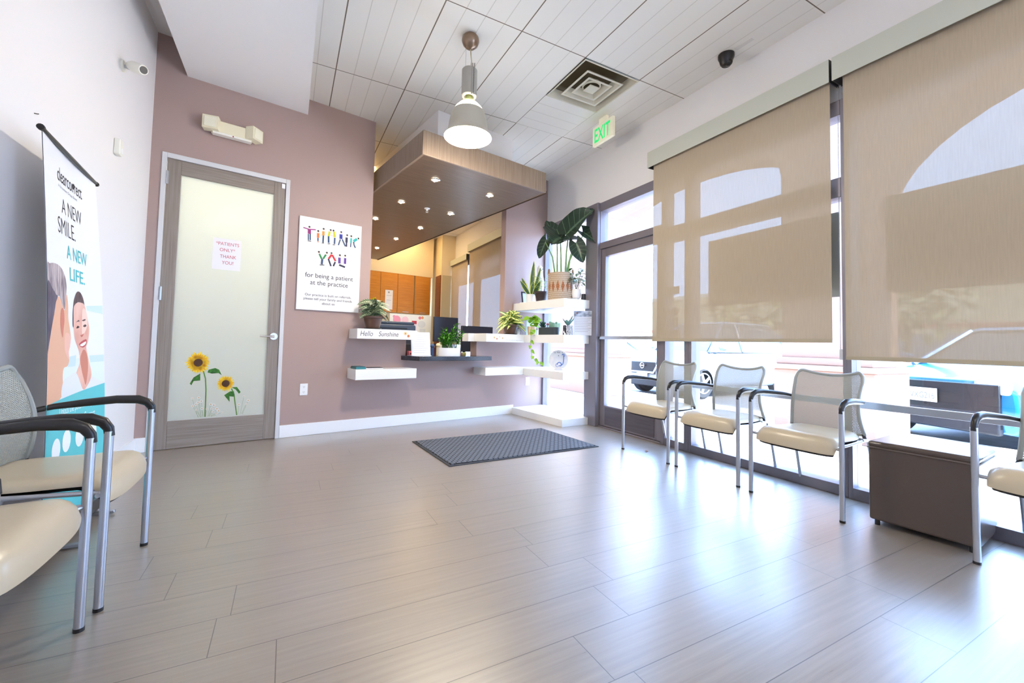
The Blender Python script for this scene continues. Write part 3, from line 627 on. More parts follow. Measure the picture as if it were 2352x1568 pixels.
outlet('white wall outlet on the mauve wall right of the inner door', .951, .45)
outlet('white wall outlet under the corner shelf by the window', 3.82, .425)
# ------------------------------------------------------------------ left wall devices
bc = thing('bullet_camera', 'white bullet security camera high on the left wall', 'camera', (XL, 3.71, 2.765))
MB().tube([(0, 0, 0), (.014, 0, 0)], .038, 20).obj('base_plate', mat('warm_white_plastic', (238, 236, 224), .35), bc)
MB().tube([(.012, 0, 0), (.035, 0, -.004), (.05, -.01, -.012)], .011, 10).obj('bracket', silver, bc)
T = Vector((.75, -.62, -.38)).normalized(); c = Vector((.045, -.01, .01))
MB().tube([c-T*.01, c, c+T*.03, c+T*.10, c+T*.125], [.012, .026, .034, .033, .030], 20).obj('camera_body', MATS['warm_white_plastic'], bc)
MB().tube([c+T*.1245, c+T*.128], .024, 16).obj('lens_face', blackp, bc)
ms = thing('motion_sensor', 'small white box sensor on the left wall above the banner', 'sensor', (XL, 3.68, 2.19))
MB().box(0, .035, -.03, .03, -.05, .055).obj('sensor_box', MATS['warm_white_plastic'], ms, bevel=.006); MB().box(.035, .037, -.02, .02, -.035, .0).obj('sensor_window', trimw, ms)
wh = tag(MB().tube([(XL, 2.70, 1.95), (XL+.012, 2.70, 1.95), (XL+.014, 2.702, 1.952)], .0022, 8).obj('wall_screw', blackp), 'tiny dark screw left in the left wall', 'screw')
# ------------------------------------------------------------------ banner
bn = thing('banner_stand', 'tall white and teal advertising banner stand leaning by the left wall', 'banner')
def BS(u, v, off=0.0):
    a = Vector((-.86, 2.45, .1)).lerp(Vector((-.94, 2.45, 1.8)), v); b = Vector((-.875, 3.17, .1)).lerp(Vector((-.985, 3.15, 1.79)), v)
    p = a.lerp(b, u); p.x += .02*math.sin(PI*v)*(1 if u > .5 else .4)+off; p.y += (-.02*math.sin(PI*v*1.0)+.0) if u > .5 else 0
    return p
def BSs(u, v, off=0.0):
    p = Vector((-.86, 2.45, .1)).lerp(Vector((-.94, 2.45, 1.8)), v).lerp(Vector((-.875, 3.17, .1)).lerp(Vector((-.985, 3.15, 1.79)), v), u)
    p.x += .018*math.sin(PI*v)+off-.012*math.sin(PI*u); return p
def sheetgrid(u0, u1, f0, f1, nu, nv, off, fn=None):
    vs = []; fs = []
    for j in range(nv+1):
        for i in range(nu+1):
            u = u0+(u1-u0)*i/nu; a, b = f0(u), f1(u); vs.append(BSs(u, a+(b-a)*j/nv, off))
    for j in range(nv):
        for i in range(nu): fs.append((j*(nu+1)+i, j*(nu+1)+i+1, (j+1)*(nu+1)+i+1, (j+1)*(nu+1)+i))
    return vs, fs
banw = mat('banner_vinyl', (240, 242, 248), .4)
vs, fs = sheetgrid(0, 1, lambda u: 0, lambda u: 1, 12, 24, 0); vb, fb = sheetgrid(0, 1, lambda u: 0, lambda u: 1, 12, 24, -.003)
MB().add(vs, fs).add(vb, fs).obj('banner_sheet', banw, bn)
teal = mat('banner_teal', (88, 200, 208), .4); tealt = mat('teal_ink', (70, 190, 198), .5); bwhite = mat('banner_white_ink', (245, 250, 252), .5)
vs, fs = sheetgrid(0, 1, lambda u: 0, lambda u: .333+.02*(u-.5), 12, 24, .0008)
MB().add(vs, fs).obj('teal_band', teal, bn)
def btext(s, u0, u1, v0, v1, m, **k): return textobj(s, u0, u1, v0, v1, m, bn, fn=lambda x, z: BSs(x, z, .0009), **k)
btext('clearcorrect', .243, .70, .908, .946, ink); btext('A Straumann Group Brand', .249, .60, .889, .899, greyink)
btext('A NEW', .30, .665, .826, .866, ink, bold=-.012); btext('SMILE.', .215, .535, .767, .81, ink, bold=-.012); btext('A NEW', .36, .73, .707, .745, tealt, bold=.008); btext('LIFE.', .403, .674, .648, .685, tealt, bold=.008)
btext('Unlock the potential of your', .213, .85, .278, .305, bwhite); btext('smile with ClearCorrect.', .25, .83, .246, .270, bwhite)
MB().lathe([(.001, 0), (.014, 0)], 16, T=Matrix.Translation(BSs(.541, .927, .0018)) @ Matrix.Rotation(PI/2, 4, 'Y')).obj('logo_dot', ink, bn)
m = MB()
for (u, v) in ((.17, .20), (.34, .21), (.56, .205), (.78, .20)):
    c = [(u+.07*math.cos(2*PI*k/20), v+.03*math.sin(2*PI*k/20)) for k in range(20)]
    MB().add([BSs(a, b, .0014) for a, b in c], [tuple(range(20))]).obj('round_icon', bwhite, bn)
B = {'hairL': [(0.0, 0.655), (0.046, 0.673), (0.154, 0.679), (0.244, 0.674), (0.305, 0.657), (0.334, 0.633), (0.327, 0.609), (0.293, 0.567), (0.259, 0.574), (0.219, 0.595), (0.181, 0.597), (0.144, 0.583), (0.114, 0.553), (0.073, 0.524), (0.017, 0.463), (0.0, 0.466)], 'skinL': [(0.0, 0.466), (0.016, 0.475), (0.073, 0.524), (0.114, 0.558), (0.15, 0.585), (0.187, 0.596), (0.233, 0.586), (0.28, 0.562), (0.307, 0.578), (0.334, 0.607), (0.356, 0.579), (0.356, 0.543), (0.383, 0.512), (0.398, 0.486), (0.379, 0.481), (0.383, 0.465), (0.358, 0.453), (0.366, 0.427), (0.338, 0.412), (0.276, 0.408), (0.256, 0.387), (0.248, 0.335), (0.002, 0.325)], 'earL': [(0.22, 0.556), (0.24, 0.567), (0.273, 0.564), (0.284, 0.537), (0.267, 0.511), (0.254, 0.489), (0.228, 0.504), (0.21, 0.528)], 'skinR': [(0.458, 0.582), (0.536, 0.591), (0.634, 0.593), (0.677, 0.572), (0.712, 0.538), (0.73, 0.515), (0.704, 0.48), (0.67, 0.461), (0.705, 0.429), (0.759, 0.376), (0.672, 0.342), (0.604, 0.339), (0.508, 0.373), (0.492, 0.389), (0.554, 0.418), (0.538, 0.451), (0.491, 0.473), (0.46, 0.492), (0.444, 0.539)], 'hairR': [(0.451, 0.582), (0.473, 0.602), (0.52, 0.621), (0.576, 0.623), (0.625, 0.61), (0.651, 0.588), (0.626, 0.592), (0.536, 0.592), (0.466, 0.58), (0.451, 0.561), (0.447, 0.521), (0.432, 0.526), (0.436, 0.56)], 'shirtR': [(0.263, 0.371), (0.359, 0.383), (0.492, 0.389), (0.604, 0.339), (0.672, 0.34), (0.777, 0.369), (0.875, 0.357), (0.99, 0.345), (0.99, .338), (0.462, 0.325), (0.251, 0.33)], 'mouth': [(0.538, 0.47), (0.602, 0.481), (0.673, 0.485), (0.666, 0.469), (0.603, 0.461)], 'teeth': [(0.554, 0.468), (0.602, 0.474), (0.661, 0.479), (0.653, 0.471), (0.599, 0.465)], 'brow1': [(0.49, 0.533), (0.537, 0.541), (0.553, 0.537), (0.521, 0.536)], 'brow2': [(0.601, 0.541), (0.652, 0.546), (0.664, 0.543), (0.626, 0.539)], 'eye1': [(0.493, 0.517), (0.521, 0.524), (0.553, 0.521), (0.524, 0.517)], 'eye2': [(0.615, 0.524), (0.652, 0.53), (0.679, 0.527), (0.652, 0.522)], 'sky1': [(0.685, 0.586), (0.99, 0.597), (0.99, 0.57), (0.694, 0.572)], 'sea': [(0.723, 0.436), (0.99, 0.436), (0.99, 0.414), (0.74, 0.415)], 'sea2': [(0.358, 0.437), (0.491, 0.44), (0.476, 0.409), (0.345, 0.409)]}
def crm(pts, n=5):
    out = []; N = len(pts)
    for i in range(N):
        p0, p1, p2, p3 = (Vector(pts[(i+k-1) % N]) for k in range(4))
        for k in range(n):
            t = k/n; q = .5*((2*p1)+(p2-p0)*t+(2*p0-5*p1+4*p2-p3)*t*t+(3*p1-p0-3*p2+p3)*t**3)
            out.append((min(1, max(0, q.x)), q.y))
    return out
def bprint(pts, name, m_, off, sm=True):
    """one printed patch: smooth outline, cut fine enough to follow the curved sheet"""
    if sm: pts = crm(pts)
    bm = bmesh.new(); bm.faces.new([bm.verts.new((u, 0, v)) for u, v in pts])
    vs = [p[1] for p in pts]; k = math.floor(min(vs)/.02)
    while k*.02 < max(vs):
        bmesh.ops.bisect_plane(bm, geom=bm.verts[:]+bm.edges[:]+bm.faces[:], plane_co=(0, 0, k*.02), plane_no=(0, 0, 1)); k += 1
    for j in range(1, 13):
        bmesh.ops.bisect_plane(bm, geom=bm.verts[:]+bm.edges[:]+bm.faces[:], plane_co=(j/12, 0, 0), plane_no=(1, 0, 0))
    bmesh.ops.triangulate(bm, faces=bm.faces[:])
    for v in bm.verts: v.co = BSs(v.co.x, v.co.z, off)
    me = bpy.data.meshes.new(name); bm.to_mesh(me); bm.free(); me.materials.append(m_)
    o = bpy.data.objects.new(name, me); COL.objects.link(o); o.parent = bn; return o
pskin = mat('print_skin', (222, 150, 132), .6, noise=((5, 7, 3), (238, 182, 164), 2)); pskin2 = mat('print_skin_light', (226, 168, 150), .6, noise=((9, 9, 6), (240, 198, 182), 2))
phair = mat('print_hair', (120, 106, 116), .7, noise=((6, 60, 10), (204, 192, 192), 5)); pdark = mat('print_dark', (72, 56, 62), .7, noise=((10, 60, 20), (104, 84, 86), 3))
psky = mat('print_sky', (206, 228, 240), .6)
for k_ in ('sky1', 'sea', 'sea2'): bprint(B[k_], 'sky_print', psky, .0004, False)
bprint([(0, .325), (0, .46), (.3, .46), (.4, .43), (.99, .43), (.99, .325)], 'sky_print', mat('print_haze', (228, 240, 246), .6), .0003, False)
bprint(B['skinR'], 'woman_face_print', pskin2, .0005); bprint([(.60, .50), (.66, .51), (.70, .535), (.68, .57), (.62, .575), (.60, .54)], 'face_highlight_print', mat('print_glow', (246, 212, 198), .6), .0006)
bprint([(.56, .43), (.62, .455), (.68, .44), (.70, .40), (.66, .35), (.62, .37), (.58, .40)], 'neck_shade_print', mat('print_neck', (206, 132, 112), .6), .0006)
bprint(B['shirtR'], 'shirt_print', mat('print_shirt', (230, 234, 242), .6), .0007); bprint(B['hairR'], 'woman_hair_print', pdark, .0008)
for k_ in ('brow1', 'brow2', 'eye1', 'eye2'): bprint(B[k_], 'face_feature_print', pdark, .0009)
bprint([(.565, .497), (.585, .492), (.61, .495), (.625, .503), (.60, .499)], 'face_feature_print', mat('print_nose', (190, 104, 90), .6), .0009)
bprint(B['mouth'], 'mouth_print', mat('print_lips', (190, 80, 84), .6), .0009); bprint(B['teeth'], 'teeth_print', bwhite, .0011)
bprint(B['skinL'], 'turned_head_print', pskin, .0006); bprint([(.30, .50), (.37, .50), (.395, .486), (.38, .465), (.36, .45), (.36, .43), (.30, .45), (.285, .47)], 'cheek_print', mat('print_cheek', (240, 190, 172), .6), .0007)
bprint(B['hairL'], 'turned_head_hair_print', phair, .0008); bprint([(0, .62), (.07, .615), (.14, .60), (.17, .595), (.13, .575), (.10, .545), (.06, .51), (.015, .468), (0, .468)], 'dark_nape_print', mat('print_nape', (76, 70, 88), .7, noise=((8, 50, 12), (104, 96, 112), 4)), .0009)
bprint(B['earL'], 'ear_print', mat('print_ear', (206, 126, 108), .6), .0010)
a, b = BSs(0, 1), BSs(1, 1); dd = (b-a).normalized()
MB().tube([a-dd*.012, b+dd*.02], .009, 12).tube([a-dd*.02, a-dd*.008], .013, 12).tube([b+dd*.012, b+dd*.026], .012, 12).obj('top_rail', blackp, bn)
m = MB(); m.box(-.93, -.84, 2.45, 3.17, .03, .10); m.obj('base_cassette', mat('dark_cassette', (58, 60, 66), .35, .5), bn, bevel=.012)
for yy in (2.985, 2.58): MB().box(-.92, -.775, yy, yy+.025, .006, .022).box(-.92, -.90, yy, yy+.025, .02, .04).obj('stand_foot', silver, bn, bevel=.003)
MB().tube([(-.93, 2.8, .05), (-.99, 2.8, 1.78)], .008, 8).obj('support_pole', silver, bn)
# ------------------------------------------------------------------ chairs
def make_chair(name, label):
    t = thing(name, label, 'chair', group='cream mesh-back waiting chairs')
    W2 = .262
    for s in (-1, 1):
        MB().tube([(s*W2, .245, .008), (s*W2, .245, .30), (s*W2, .245, .612)], .0135, 14).obj('front_leg', silver, t)
        MB().tube([(s*W2, .245, 0), (s*W2, .245, .012)], .0145, 14).obj('foot_glide', blackp, t)
        MB().tube([(s*.222, -.272, .006), (s*.222, -.22, .22), (s*.222, -.155, .405), (s*.222, -.08, .412)], .011, 12).obj('rear_leg', silver, t)
        MB().tube([(s*.222, -.272, 0), (s*.222, -.271, .012)], .0125, 12).obj('foot_glide', blackp, t)
        ap = [(s*W2, .247, .595), (s*W2, .243, .622), (s*W2, .228, .644), (s*(W2+.001), .195, .658), (s*(W2+.001), .12, .661), (s*(W2-.008), .02, .652), (s*(W2-.030), -.07, .643), (s*(W2-.062), -.122, .632)]
        MB().tube(ap, [.0142, .0155, .0175, .019, .018, .016, .0125, .010], 20, flat=.82).obj('armrest', blackp, t)
    MB().tube([(-W2, .225, .392), (W2, .225, .392)], .0085, 10).tube([(-W2, .235, .392), (-W2+.03, .225, .392)], .009, 10).tube([(-.222, -.12, .41), (.222, -.12, .41)], .0085, 10).tube([(-.225, .225, .392), (-.222, -.12, .41)], .0085, 10).tube([(.225, .225, .392), (.222, -.12, .41)], .0085, 10).obj('seat_frame', silver, t)
    # cushion
    nx, ny = 16, 22; vt_, vb_ = [], []
    def sec(v):     # v: 0 rear .. 1 front ; returns y, ztop, zbot
        if v < .8: y = -.165+.37*(v/.8); zt = .452+.006*math.sin(PI*v/.8)-.010*math.sin(PI*v/.8)**2; zb = .415
        else:
            a = (v-.8)/.2*PI*.55; y = .205+.062*math.sin(a); zt = .452-.074*(1-math.cos(a))*1.0; zb = .415-.062*min(1, (v-.8)/.2*1.2)
        return y, zt, zb
    vs = []; 
    for top in (1, 0):
        for j in range(ny+1):
            v = j/ny; y, zt, zb = sec(v)
            hw = .224*(.80+.20*math.sin(min(1, v*2.2)*PI/2)) + .012*max(0, v-.7)/.3
            for i in range(nx+1):
                u = -1+2*i/nx; e = max(0, 1-abs(u)**6)**.5; ev = max(0, 1-abs(2*v-1)**14)**.5
                crn = 1-.06*max(0, (abs(2*v-1)-.6)/.4)**2
                z = zb+(zt-zb)*(.30+.70*e*ev) if top else zb+(.004*(1-e))
                yy = y-(.020*abs(u)**3 if v > .75 else 0)
                vs.append((u*hw*crn, yy, z))
    N = (nx+1)*(ny+1); fs = []
    for j in range(ny):
        for i in range(nx):
            a = j*(nx+1)+i; fs.append((a, a+1, a+nx+2, a+nx+1)); fs.append((N+a, N+a+nx+1, N+a+nx+2, N+a+1))
    for i in range(nx): fs.append((i, N+i, N+i+1, i+1)); a = ny*(nx+1)+i; fs.append((a, a+1, N+a+1, N+a))
    for j in range(ny): a = j*(nx+1); fs.append((a, a+nx+1, N+a+nx+1, N+a)); a += nx; fs.append((a, N+a, N+a+nx+1, a+nx+1))
    MB().add(vs, fs).obj('seat', vinyl, t, ang=1.2)
    sv = [(p[0]*.95, p[1]*.96-.006, p[2]-.002) for p in vs[N:]]; sv2 = [(p[0], p[1], p[2]-.012) for p in sv]
    f2 = [f for f in [(j*(nx+1)+i, j*(nx+1)+i+1, (j+1)*(nx+1)+i+1, (j+1)*(nx+1)+i) for j in range(ny) for i in range(nx)]]
    sm = MB().add(sv, f2).add(sv2, f2)
    sm.obj('seat_pan', blackp, t)
    # backrest: outline in (x, z) wrapped on a curved surface
    def hwid(v): return .212-.076*v+.064*v*v       # half width at height fraction v
    def bz(u, v):
        ztop = .786+.036*abs(u)**2
        if abs(u) > .84: ztop -= .034*((abs(u)-.84)/.16)**2
        return .435+(ztop-.435)*v
    def bp(u, v):
        y = -.158-.055*v*v+.030*math.sin(PI*v)+.036*u*u*(.6+.4*v)
        w = hwid(v)*(1-.05*max(0, (v-.9)/.1)**2)
        return (u*w, y, bz(u, v))
    nu, nv_ = 24, 20; vs = []; us = []
    for j in range(nv_+1):
        for i in range(nu+1):
            u = -1+2*i/nu; v = j/nv_; vs.append(bp(u, v)); us.append((i/nu, v))
    fs = [(j*(nu+1)+i, j*(nu+1)+i+1, (j+1)*(nu+1)+i+1, (j+1)*(nu+1)+i) for j in range(nv_) for i in range(nu)]
    MB().add(vs, fs, uvs=[[us[k] for k in f] for f in fs]).obj('back_mesh', chair_mesh, t)
    path = [bp(-1, j/22) for j in range(21)]+[bp(-1+2*i/40, 1) for i in range(41)]+[bp(1, j/22) for j in range(20, -1, -1)]
    MB().tube(path, .0105, 10).tube([bp(-1+2*i/10, 0) for i in range(11)], .0085, 10).obj('back_frame', mat('olive_grey_frame', (152, 154, 148), .4), t)
    for s in (-1, 1):
        MB().tube([bp(s*.98, .02), (s*.216, -.13, .412)], .010, 10).obj('back_bracket', blackp, t)
    return t
R90 = PI/2
ch = make_chair('waiting_chair', 'cream waiting chair nearest the glass entrance door, farthest in the row')
ch.location = (3.015, 2.74, 0); ch.rotation_euler = (0, 0, R90)
dup(ch, (3.018, 2.136, 0), R90, 'cream waiting chair in the middle of the window row of three')
dup(ch, (3.000, 1.509, 0), R90, 'cream waiting chair touching the brown ottoman at its left')
dup(ch, (3.045, .478, 0), R90, 'cream waiting chair cut by the right picture edge, right of the ottoman')
dup(ch, (-.785, 2.24, 0), -R90, 'cream waiting chair by the left wall with its grey mesh back showing')
dup(ch, (-.80, 1.61, 0), -R90, 'closest cream waiting chair at lower left, only seat and armrest showing')
# ottoman
ot = thing('ottoman', 'taupe leather box ottoman between two waiting chairs by the window', 'ottoman', (3.085, .985, 0), math.radians(5))
MB().box(-.185, .185, -.21, .21, .028, .435).obj('ottoman_body', mat('taupe_leather', (82, 70, 63), .26, bump=(40, .08)), ot, bevel=.012)
MB().box(-.187, .187, -.212, .212, .42, .455).obj('top_cushion', MATS['taupe_leather'], ot, bevel=.014)
m = MB()
for a in (-.16, .16):
    for b in (-.18, .18): m.tube([(a, b, 0), (a, b, .03)], .012, 10)
m.obj('feet', blackp, ot)
m = MB(); m.tube([(-.187, -.212, .42), (.187, -.212, .42), (.187, .212, .42), (-.187, .212, .42), (-.187, -.212, .42)], .003, 6); m.obj('piping', mat('taupe_piping', (96, 84, 76), .4), ot)
# rails on the window frames
def rail(label, y0, y1):
    o = thing('window_rail', label, 'rail', (XW-.05, y0, .6), 0, 'silver rails across the windows')
    MB().box(-.016, -.002, 0, y1-y0, -.012, .032).obj('bar', mat('rail_aluminium', (176, 178, 186), .3, .7), o, bevel=.003)
    MB().box(-.002, .002, .0, .03, -.01, .03).obj('bracket', silver, o); MB().box(-.002, .002, y1-y0-.03, y1-y0, -.01, .03).obj('bracket', silver, o)
rail('silver rail across the window above the ottoman', .2, 1.40); rail('silver rail across the window behind the row of three chairs', 1.46, 2.70)
# ------------------------------------------------------------------ roller blinds
def blind(label, y0, y1, zb, zt=2.775, fasc=.15, x=3.215, x1=3.30, grp='roller blinds of the waiting room', f0=None, f1=None, hem=.022):
    o = thing('roller_blind', label, 'roller blind', (x, (y0+y1)/2, zb), 0, grp); h = (y1-y0)/2
    MB().add([(0, -h, 0), (0, h, 0), (0, h, zt-zb+.05), (0, -h, zt-zb+.05)], [(0, 1, 2, 3)]).obj('fabric', fabric, o, smooth=False)
    MB().box(-.005, .005, -h, h, -.003, hem).obj('hem_bar', mat('hem_fabric', (176, 164, 140), .6), o, bevel=.002)
    fa, fb = (f0 if f0 is not None else y0-.012)-(y0+y1)/2, (f1 if f1 is not None else y1+.012)-(y0+y1)/2
    MB().box(-.045, -.04, fa, fb, zt-zb-.01, zt-zb+fasc).obj('fascia', mat('sage_grey_fascia', (196, 198, 186), .45), o, bevel=.001)
    for q_ in (fa, fb-.006): MB().box(-.04, x1-x, q_, q_+.006, zt-zb-.01, zt-zb+fasc).obj('end_bracket', mat('dark_bracket', (66, 66, 70), .5), o)
    MB().tube([(.03, fa+.01, zt-zb+.06), (.03, fb-.01, zt-zb+.06)], .028, 16).obj('roller_tube', mat('roller_tube_fabric', (150, 140, 122), .6), o)
    return o
b1 = blind('tan roller blind nearest the entrance door, shorter of the two front blinds', 1.502, 3.085, 1.005, f0=1.487, f1=3.128)
b2 = blind('tan roller blind at the right picture edge over the ottoman', -.25, 1.424, .895, f0=-.26, f1=1.470)
def chain(label, y, z0, z1):
    o = thing('bead_chain', label, 'blind chain', (XW-.03, y, z0), 0)
    MB().tube([(0, 0, 0), (0, 0, z1-z0)], .0022, 6).tube([(0, .018, 0), (0, .018, z1-z0)], .0022, 6).obj('chain_loop', mat('chain_plastic', (206, 206, 210), .4), o)
    MB().box(-.008, .008, -.004, .022, -.04, .03).obj('chain_tensioner', MATS['chain_plastic'], o, bevel=.002)
chain('thin white pull chain hanging in the gap between the two blinds', 1.462, .93, 2.76)
# posters and stickers on the outside of the glass
posterm = mat('poster_back', (168, 160, 150), .7)
for lab, y0, y1, z0, z1 in (('dark backed poster on the window behind the blind nearest the door', 1.50, 2.525, 1.318, 1.905), ('dark backed poster on the window behind the right hand blind', -.05, 1.245, 1.318, 1.93)):
    tag(MB().box(XW+.018, XW+.021, y0, y1, z0, z1).obj('window_poster', posterm), lab, 'poster', 'posters on the shop windows')
for lab, y0, y1, z0, z1, r in (('topmost small sticker on the narrow window', 2.846, 2.96, 1.465, 1.54, 0), ('round sticker on the narrow window', 2.845, 2.94, 1.25, 1.345, 1), ('middle square sticker on the narrow window', 2.858, 2.925, 1.145, 1.235, 0), ('lowest sticker on the narrow window', 2.83, 2.965, 1.03, 1.115, 0)):
    if r: ob = MB().tube([(XW+.017, (y0+y1)/2, (z0+z1)/2), (XW+.019, (y0+y1)/2, (z0+z1)/2)], .047, 24).obj('window_sticker', posterm)
    else: ob = MB().box(XW+.017, XW+.019, y0, y1, z0, z1).obj('window_sticker', posterm)
    tag(ob, lab, 'sticker', 'stickers on the narrow window')
# ------------------------------------------------------------------ door mat, dry leaf
dm = thing('door_mat', 'dark grey-blue waffle textured door mat on the tile floor', 'door mat', (1.084, 3.10, 0))
def matmat():
    m = bpy.data.materials.new('waffle_mat'); m.use_nodes = True; nt = m.node_tree; b = nt.nodes['Principled BSDF']
    tc = nd(nt, 'ShaderNodeTexCoord'); s = nd(nt, 'ShaderNodeSeparateXYZ'); nt.links.new(tc.outputs['Object'], s.inputs[0])
    r = mth(nt, 'MULTIPLY', s.outputs[1], 30); rf = mth(nt, 'FRACT', r); ro = mth(nt, 'FLOOR', r)
    u = mth(nt, 'FRACT', mth(nt, 'ADD', mth(nt, 'MULTIPLY', s.outputs[0], 22), mth(nt, 'MULTIPLY', ro, .5)))
    a = mth(nt, 'ABSOLUTE', mth(nt, 'SUBTRACT', rf, .5)); c = mth(nt, 'ABSOLUTE', mth(nt, 'SUBTRACT', u, .5))
    g = mth(nt, 'MAXIMUM', mth(nt, 'GREATER_THAN', a, .34), mth(nt, 'GREATER_THAN', c, .38))
    n = nd(nt, 'ShaderNodeTexNoise'); n.inputs['Scale'].default_value = 400; nt.links.new(tc.outputs['Object'], n.inputs[0])
    c1 = mixc(nt, n.outputs[0], lin((88, 94, 104)), lin((112, 118, 128)))
    nt.links.new(mixc(nt, g, c1, lin((38, 40, 46))), b.inputs['Base Color']); b.inputs['Roughness'].default_value = .9
    bp = nd(nt, 'ShaderNodeBump'); bp.inputs['Distance'].default_value = .004; nt.links.new(mth(nt, 'SUBTRACT', 1, g), bp.inputs['Height']); nt.links.new(bp.outputs[0], b.inputs['Normal'])
    return m
Pm = [(0.04, 0.0), (1.53, .055), (1.47, .985), (-.01, .905)]
MB().prism(Pm, .001, .006).obj('rubber_edge', mat('mat_rubber', (50, 52, 58), .8), dm)
cx, cy = .757, .49
Pi = [(cx+(p[0]-cx)*.965, cy+(p[1]-cy)*.945) for p in Pm]
MB().prism(Pi, .006, .012).obj('waffle_surface', matmat(), dm)
tag(MB().leaf((2.885, 2.84, .004), (1, .3, .1), .05, .02, .1).obj('dry_leaf', mat('dry_leaf_brown', (150, 100, 70), .8)), 'tiny dry brown leaf on the floor by the chairs', 'leaf')
# ------------------------------------------------------------------ plants
def pot(parent, r0, r1, h, m, rim=.008, n=28, name='pot', saucer=None):
    MB().lathe([(.001, 0), (r0, 0), (r0*1.02, .004), (r1*.97, h-.022), (r1, h-.02), (r1+rim, h-.018), (r1+rim, h), (r1-.004, h), (r1-.008, h-.02), (.001, h-.02)], n).obj(name, m, parent)
    MB().lathe([(.001, h-.016), (r1-.007, h-.016)], n).obj('soil', soil, parent)
    if saucer: MB().lathe([(.001, -.0), (r0+.02, 0), (r0+.026, .012), (r0+.02, .012), (.001, .004)], n).obj('saucer', saucer, parent)
def rnd(a, b): return random.uniform(a, b)
# zebra plant on Hello shelf
zp = bwthing('potted_zebra_plant', 'white veined zebra plant with a yellow bud in a brown pot', 'potted plant', 1.565, -.14, 1.0655)
pot(zp, .065, .098, .135, brownpot, saucer=blackp)
m = MB()
for k in range(60):
    a = rnd(0, 2*PI); el = rnd(.05, 1.15); L = rnd(.13, .19); st = .14+rnd(0, .14)
    b = Vector((rnd(-.025, .025), rnd(-.02, .02), st)); m.leaf(b, (math.cos(a)*math.cos(el), math.sin(a)*math.cos(el)*(.8 if math.sin(a) < 0 else .3), math.sin(el)), L, rnd(.065, .085), rnd(.35, .9), shape='lance', fold=.06, up=(-.45, -.55, .7))
m.leaf((.04, 0, .2), (.8, -.1, -.2), .14, .09, .6); m.obj('foliage', zebraleaf, zp)
m = MB()
for k in range(4): m.tube([(rnd(-.02, .02), rnd(-.02, .02), .11), (rnd(-.03, .03), rnd(-.02, .02), .24)], .006, 6)
m.obj('stem', green, zp)
m = MB()
for k in range(9): a = k*.7; m.leaf((.0+math.cos(a)*.006, math.sin(a)*.006, .285+.004*k), (math.cos(a), math.sin(a), 1.2), .035, .02, .1)
m.obj('yellow_bud', mat('bud_yellow', (250, 220, 30), .5), zp)
# zz plant on counter
zz = bwthing('potted_zz_plant', 'glossy green leafy plant in a low white planter on the counter', 'potted plant', 2.50, -.12, .7845)
MB().lathe([(.001, 0), (1, 0), (1.0, .095), (.93, .095), (.93, .08), (.001, .08)], 32, T=Matrix.Diagonal((.145, .085, 1, 1))).obj('planter', ceramic, zz)
MB().lathe([(.001, .084), (.93, .084)], 32, T=Matrix.Diagonal((.145, .085, 1, 1))).obj('soil', soil, zz)
m = MB(); ms_ = MB()
for k in range(26):
    a = rnd(0, 2*PI); tilt = rnd(.05, .75); L = rnd(.13, .27) if k > 1 else .33
    b = Vector((rnd(-.10, .10), rnd(-.05, .05), .085)); d = Vector((math.cos(a)*tilt*.8, math.sin(a)*tilt*.6, 1)).normalized()
    if k < 2: d = Vector((.35, 0, 1)).normalized()
    ms_.tube([b, b+d*L*.5, b+d*L], [.004, .003, .0015], 5, mi=0)
    for j in range(9):
        t = .25+.75*j/9; s = 1 if j % 2 else -1; sd = d.cross(Vector((math.sin(a+k), math.cos(a+k), .3))).normalized()*s
        m.leaf(b+d*L*t, (sd*.8+d*.7), .052, .026, .1, up=d, seg=3)
m.obj('foliage', [mat('glossy_green', (44, 112, 26), .25, noise=((30, 30, 30), (84, 150, 40), 2))], zz); ms_.obj('stem', green, zz)
# dumb cane on shelf C
dp = bwthing('potted_dumb_cane', 'cream and green variegated plant in a bronze brown pot', 'potted plant', 3.392, -.15, 1.0655)
pot(dp, .06, .098, .13, brownpot, saucer=blackp)
m = MB()
for k in range(84):
    a = rnd(0, 2*PI); el = rnd(-.1, 1.25); L = rnd(.13, .22)
    b = Vector((rnd(-.04, .04), rnd(-.04, .04), .13+rnd(0, .12))); m.leaf(b, (math.cos(a)*math.cos(el), math.sin(a)*math.cos(el)*(.8 if math.sin(a) < 0 else .3), math.sin(el)), L, rnd(.05, .068), rnd(.2, .8), fold=.10, up=(-.45, -.55, .7))
m.obj('foliage', varleaf, dp)
# pothos with trailing vine
pp = bwthing('potted_pothos', 'lime green trailing pothos in a beige pot, its vine hanging over the edge', 'potted plant', 3.60, -.33, 1.0655)
MB().lathe([(.001, 0), (.05, 0), (.058, .11), (.054, .11), (.05, .095), (.001, .095)], 24).obj('pot', mat('beige_ceramic', (214, 190, 158), .4), pp); MB().lathe([(.001, .097), (.05, .097)], 20).obj('soil', soil, pp)
m = MB()
for k in range(26):
    a = rnd(0, 2*PI); el = rnd(.0, 1.2); b = Vector((math.cos(a)*rnd(.02, .07), math.sin(a)*rnd(.02, .07), .11+rnd(.0, .12)))
    m.leaf(b, (math.cos(a)*math.cos(el), math.sin(a)*math.cos(el), math.sin(el)), rnd(.07, .10), rnd(.06, .085), rnd(.3, .7), shape='heart', fold=.08, up=(-.45, -.55, .7))
vine = [(-.055, -.06, .10), (-.10, -.10, .04), (-.112, -.12, -.03), (-.115, -.125, -.12), (-.11, -.13, -.22), (-.10, -.15, -.29), (-.08, -.20, -.33), (-.07, -.25, -.345)]
vn = MB().tube(vine, .0022, 6)
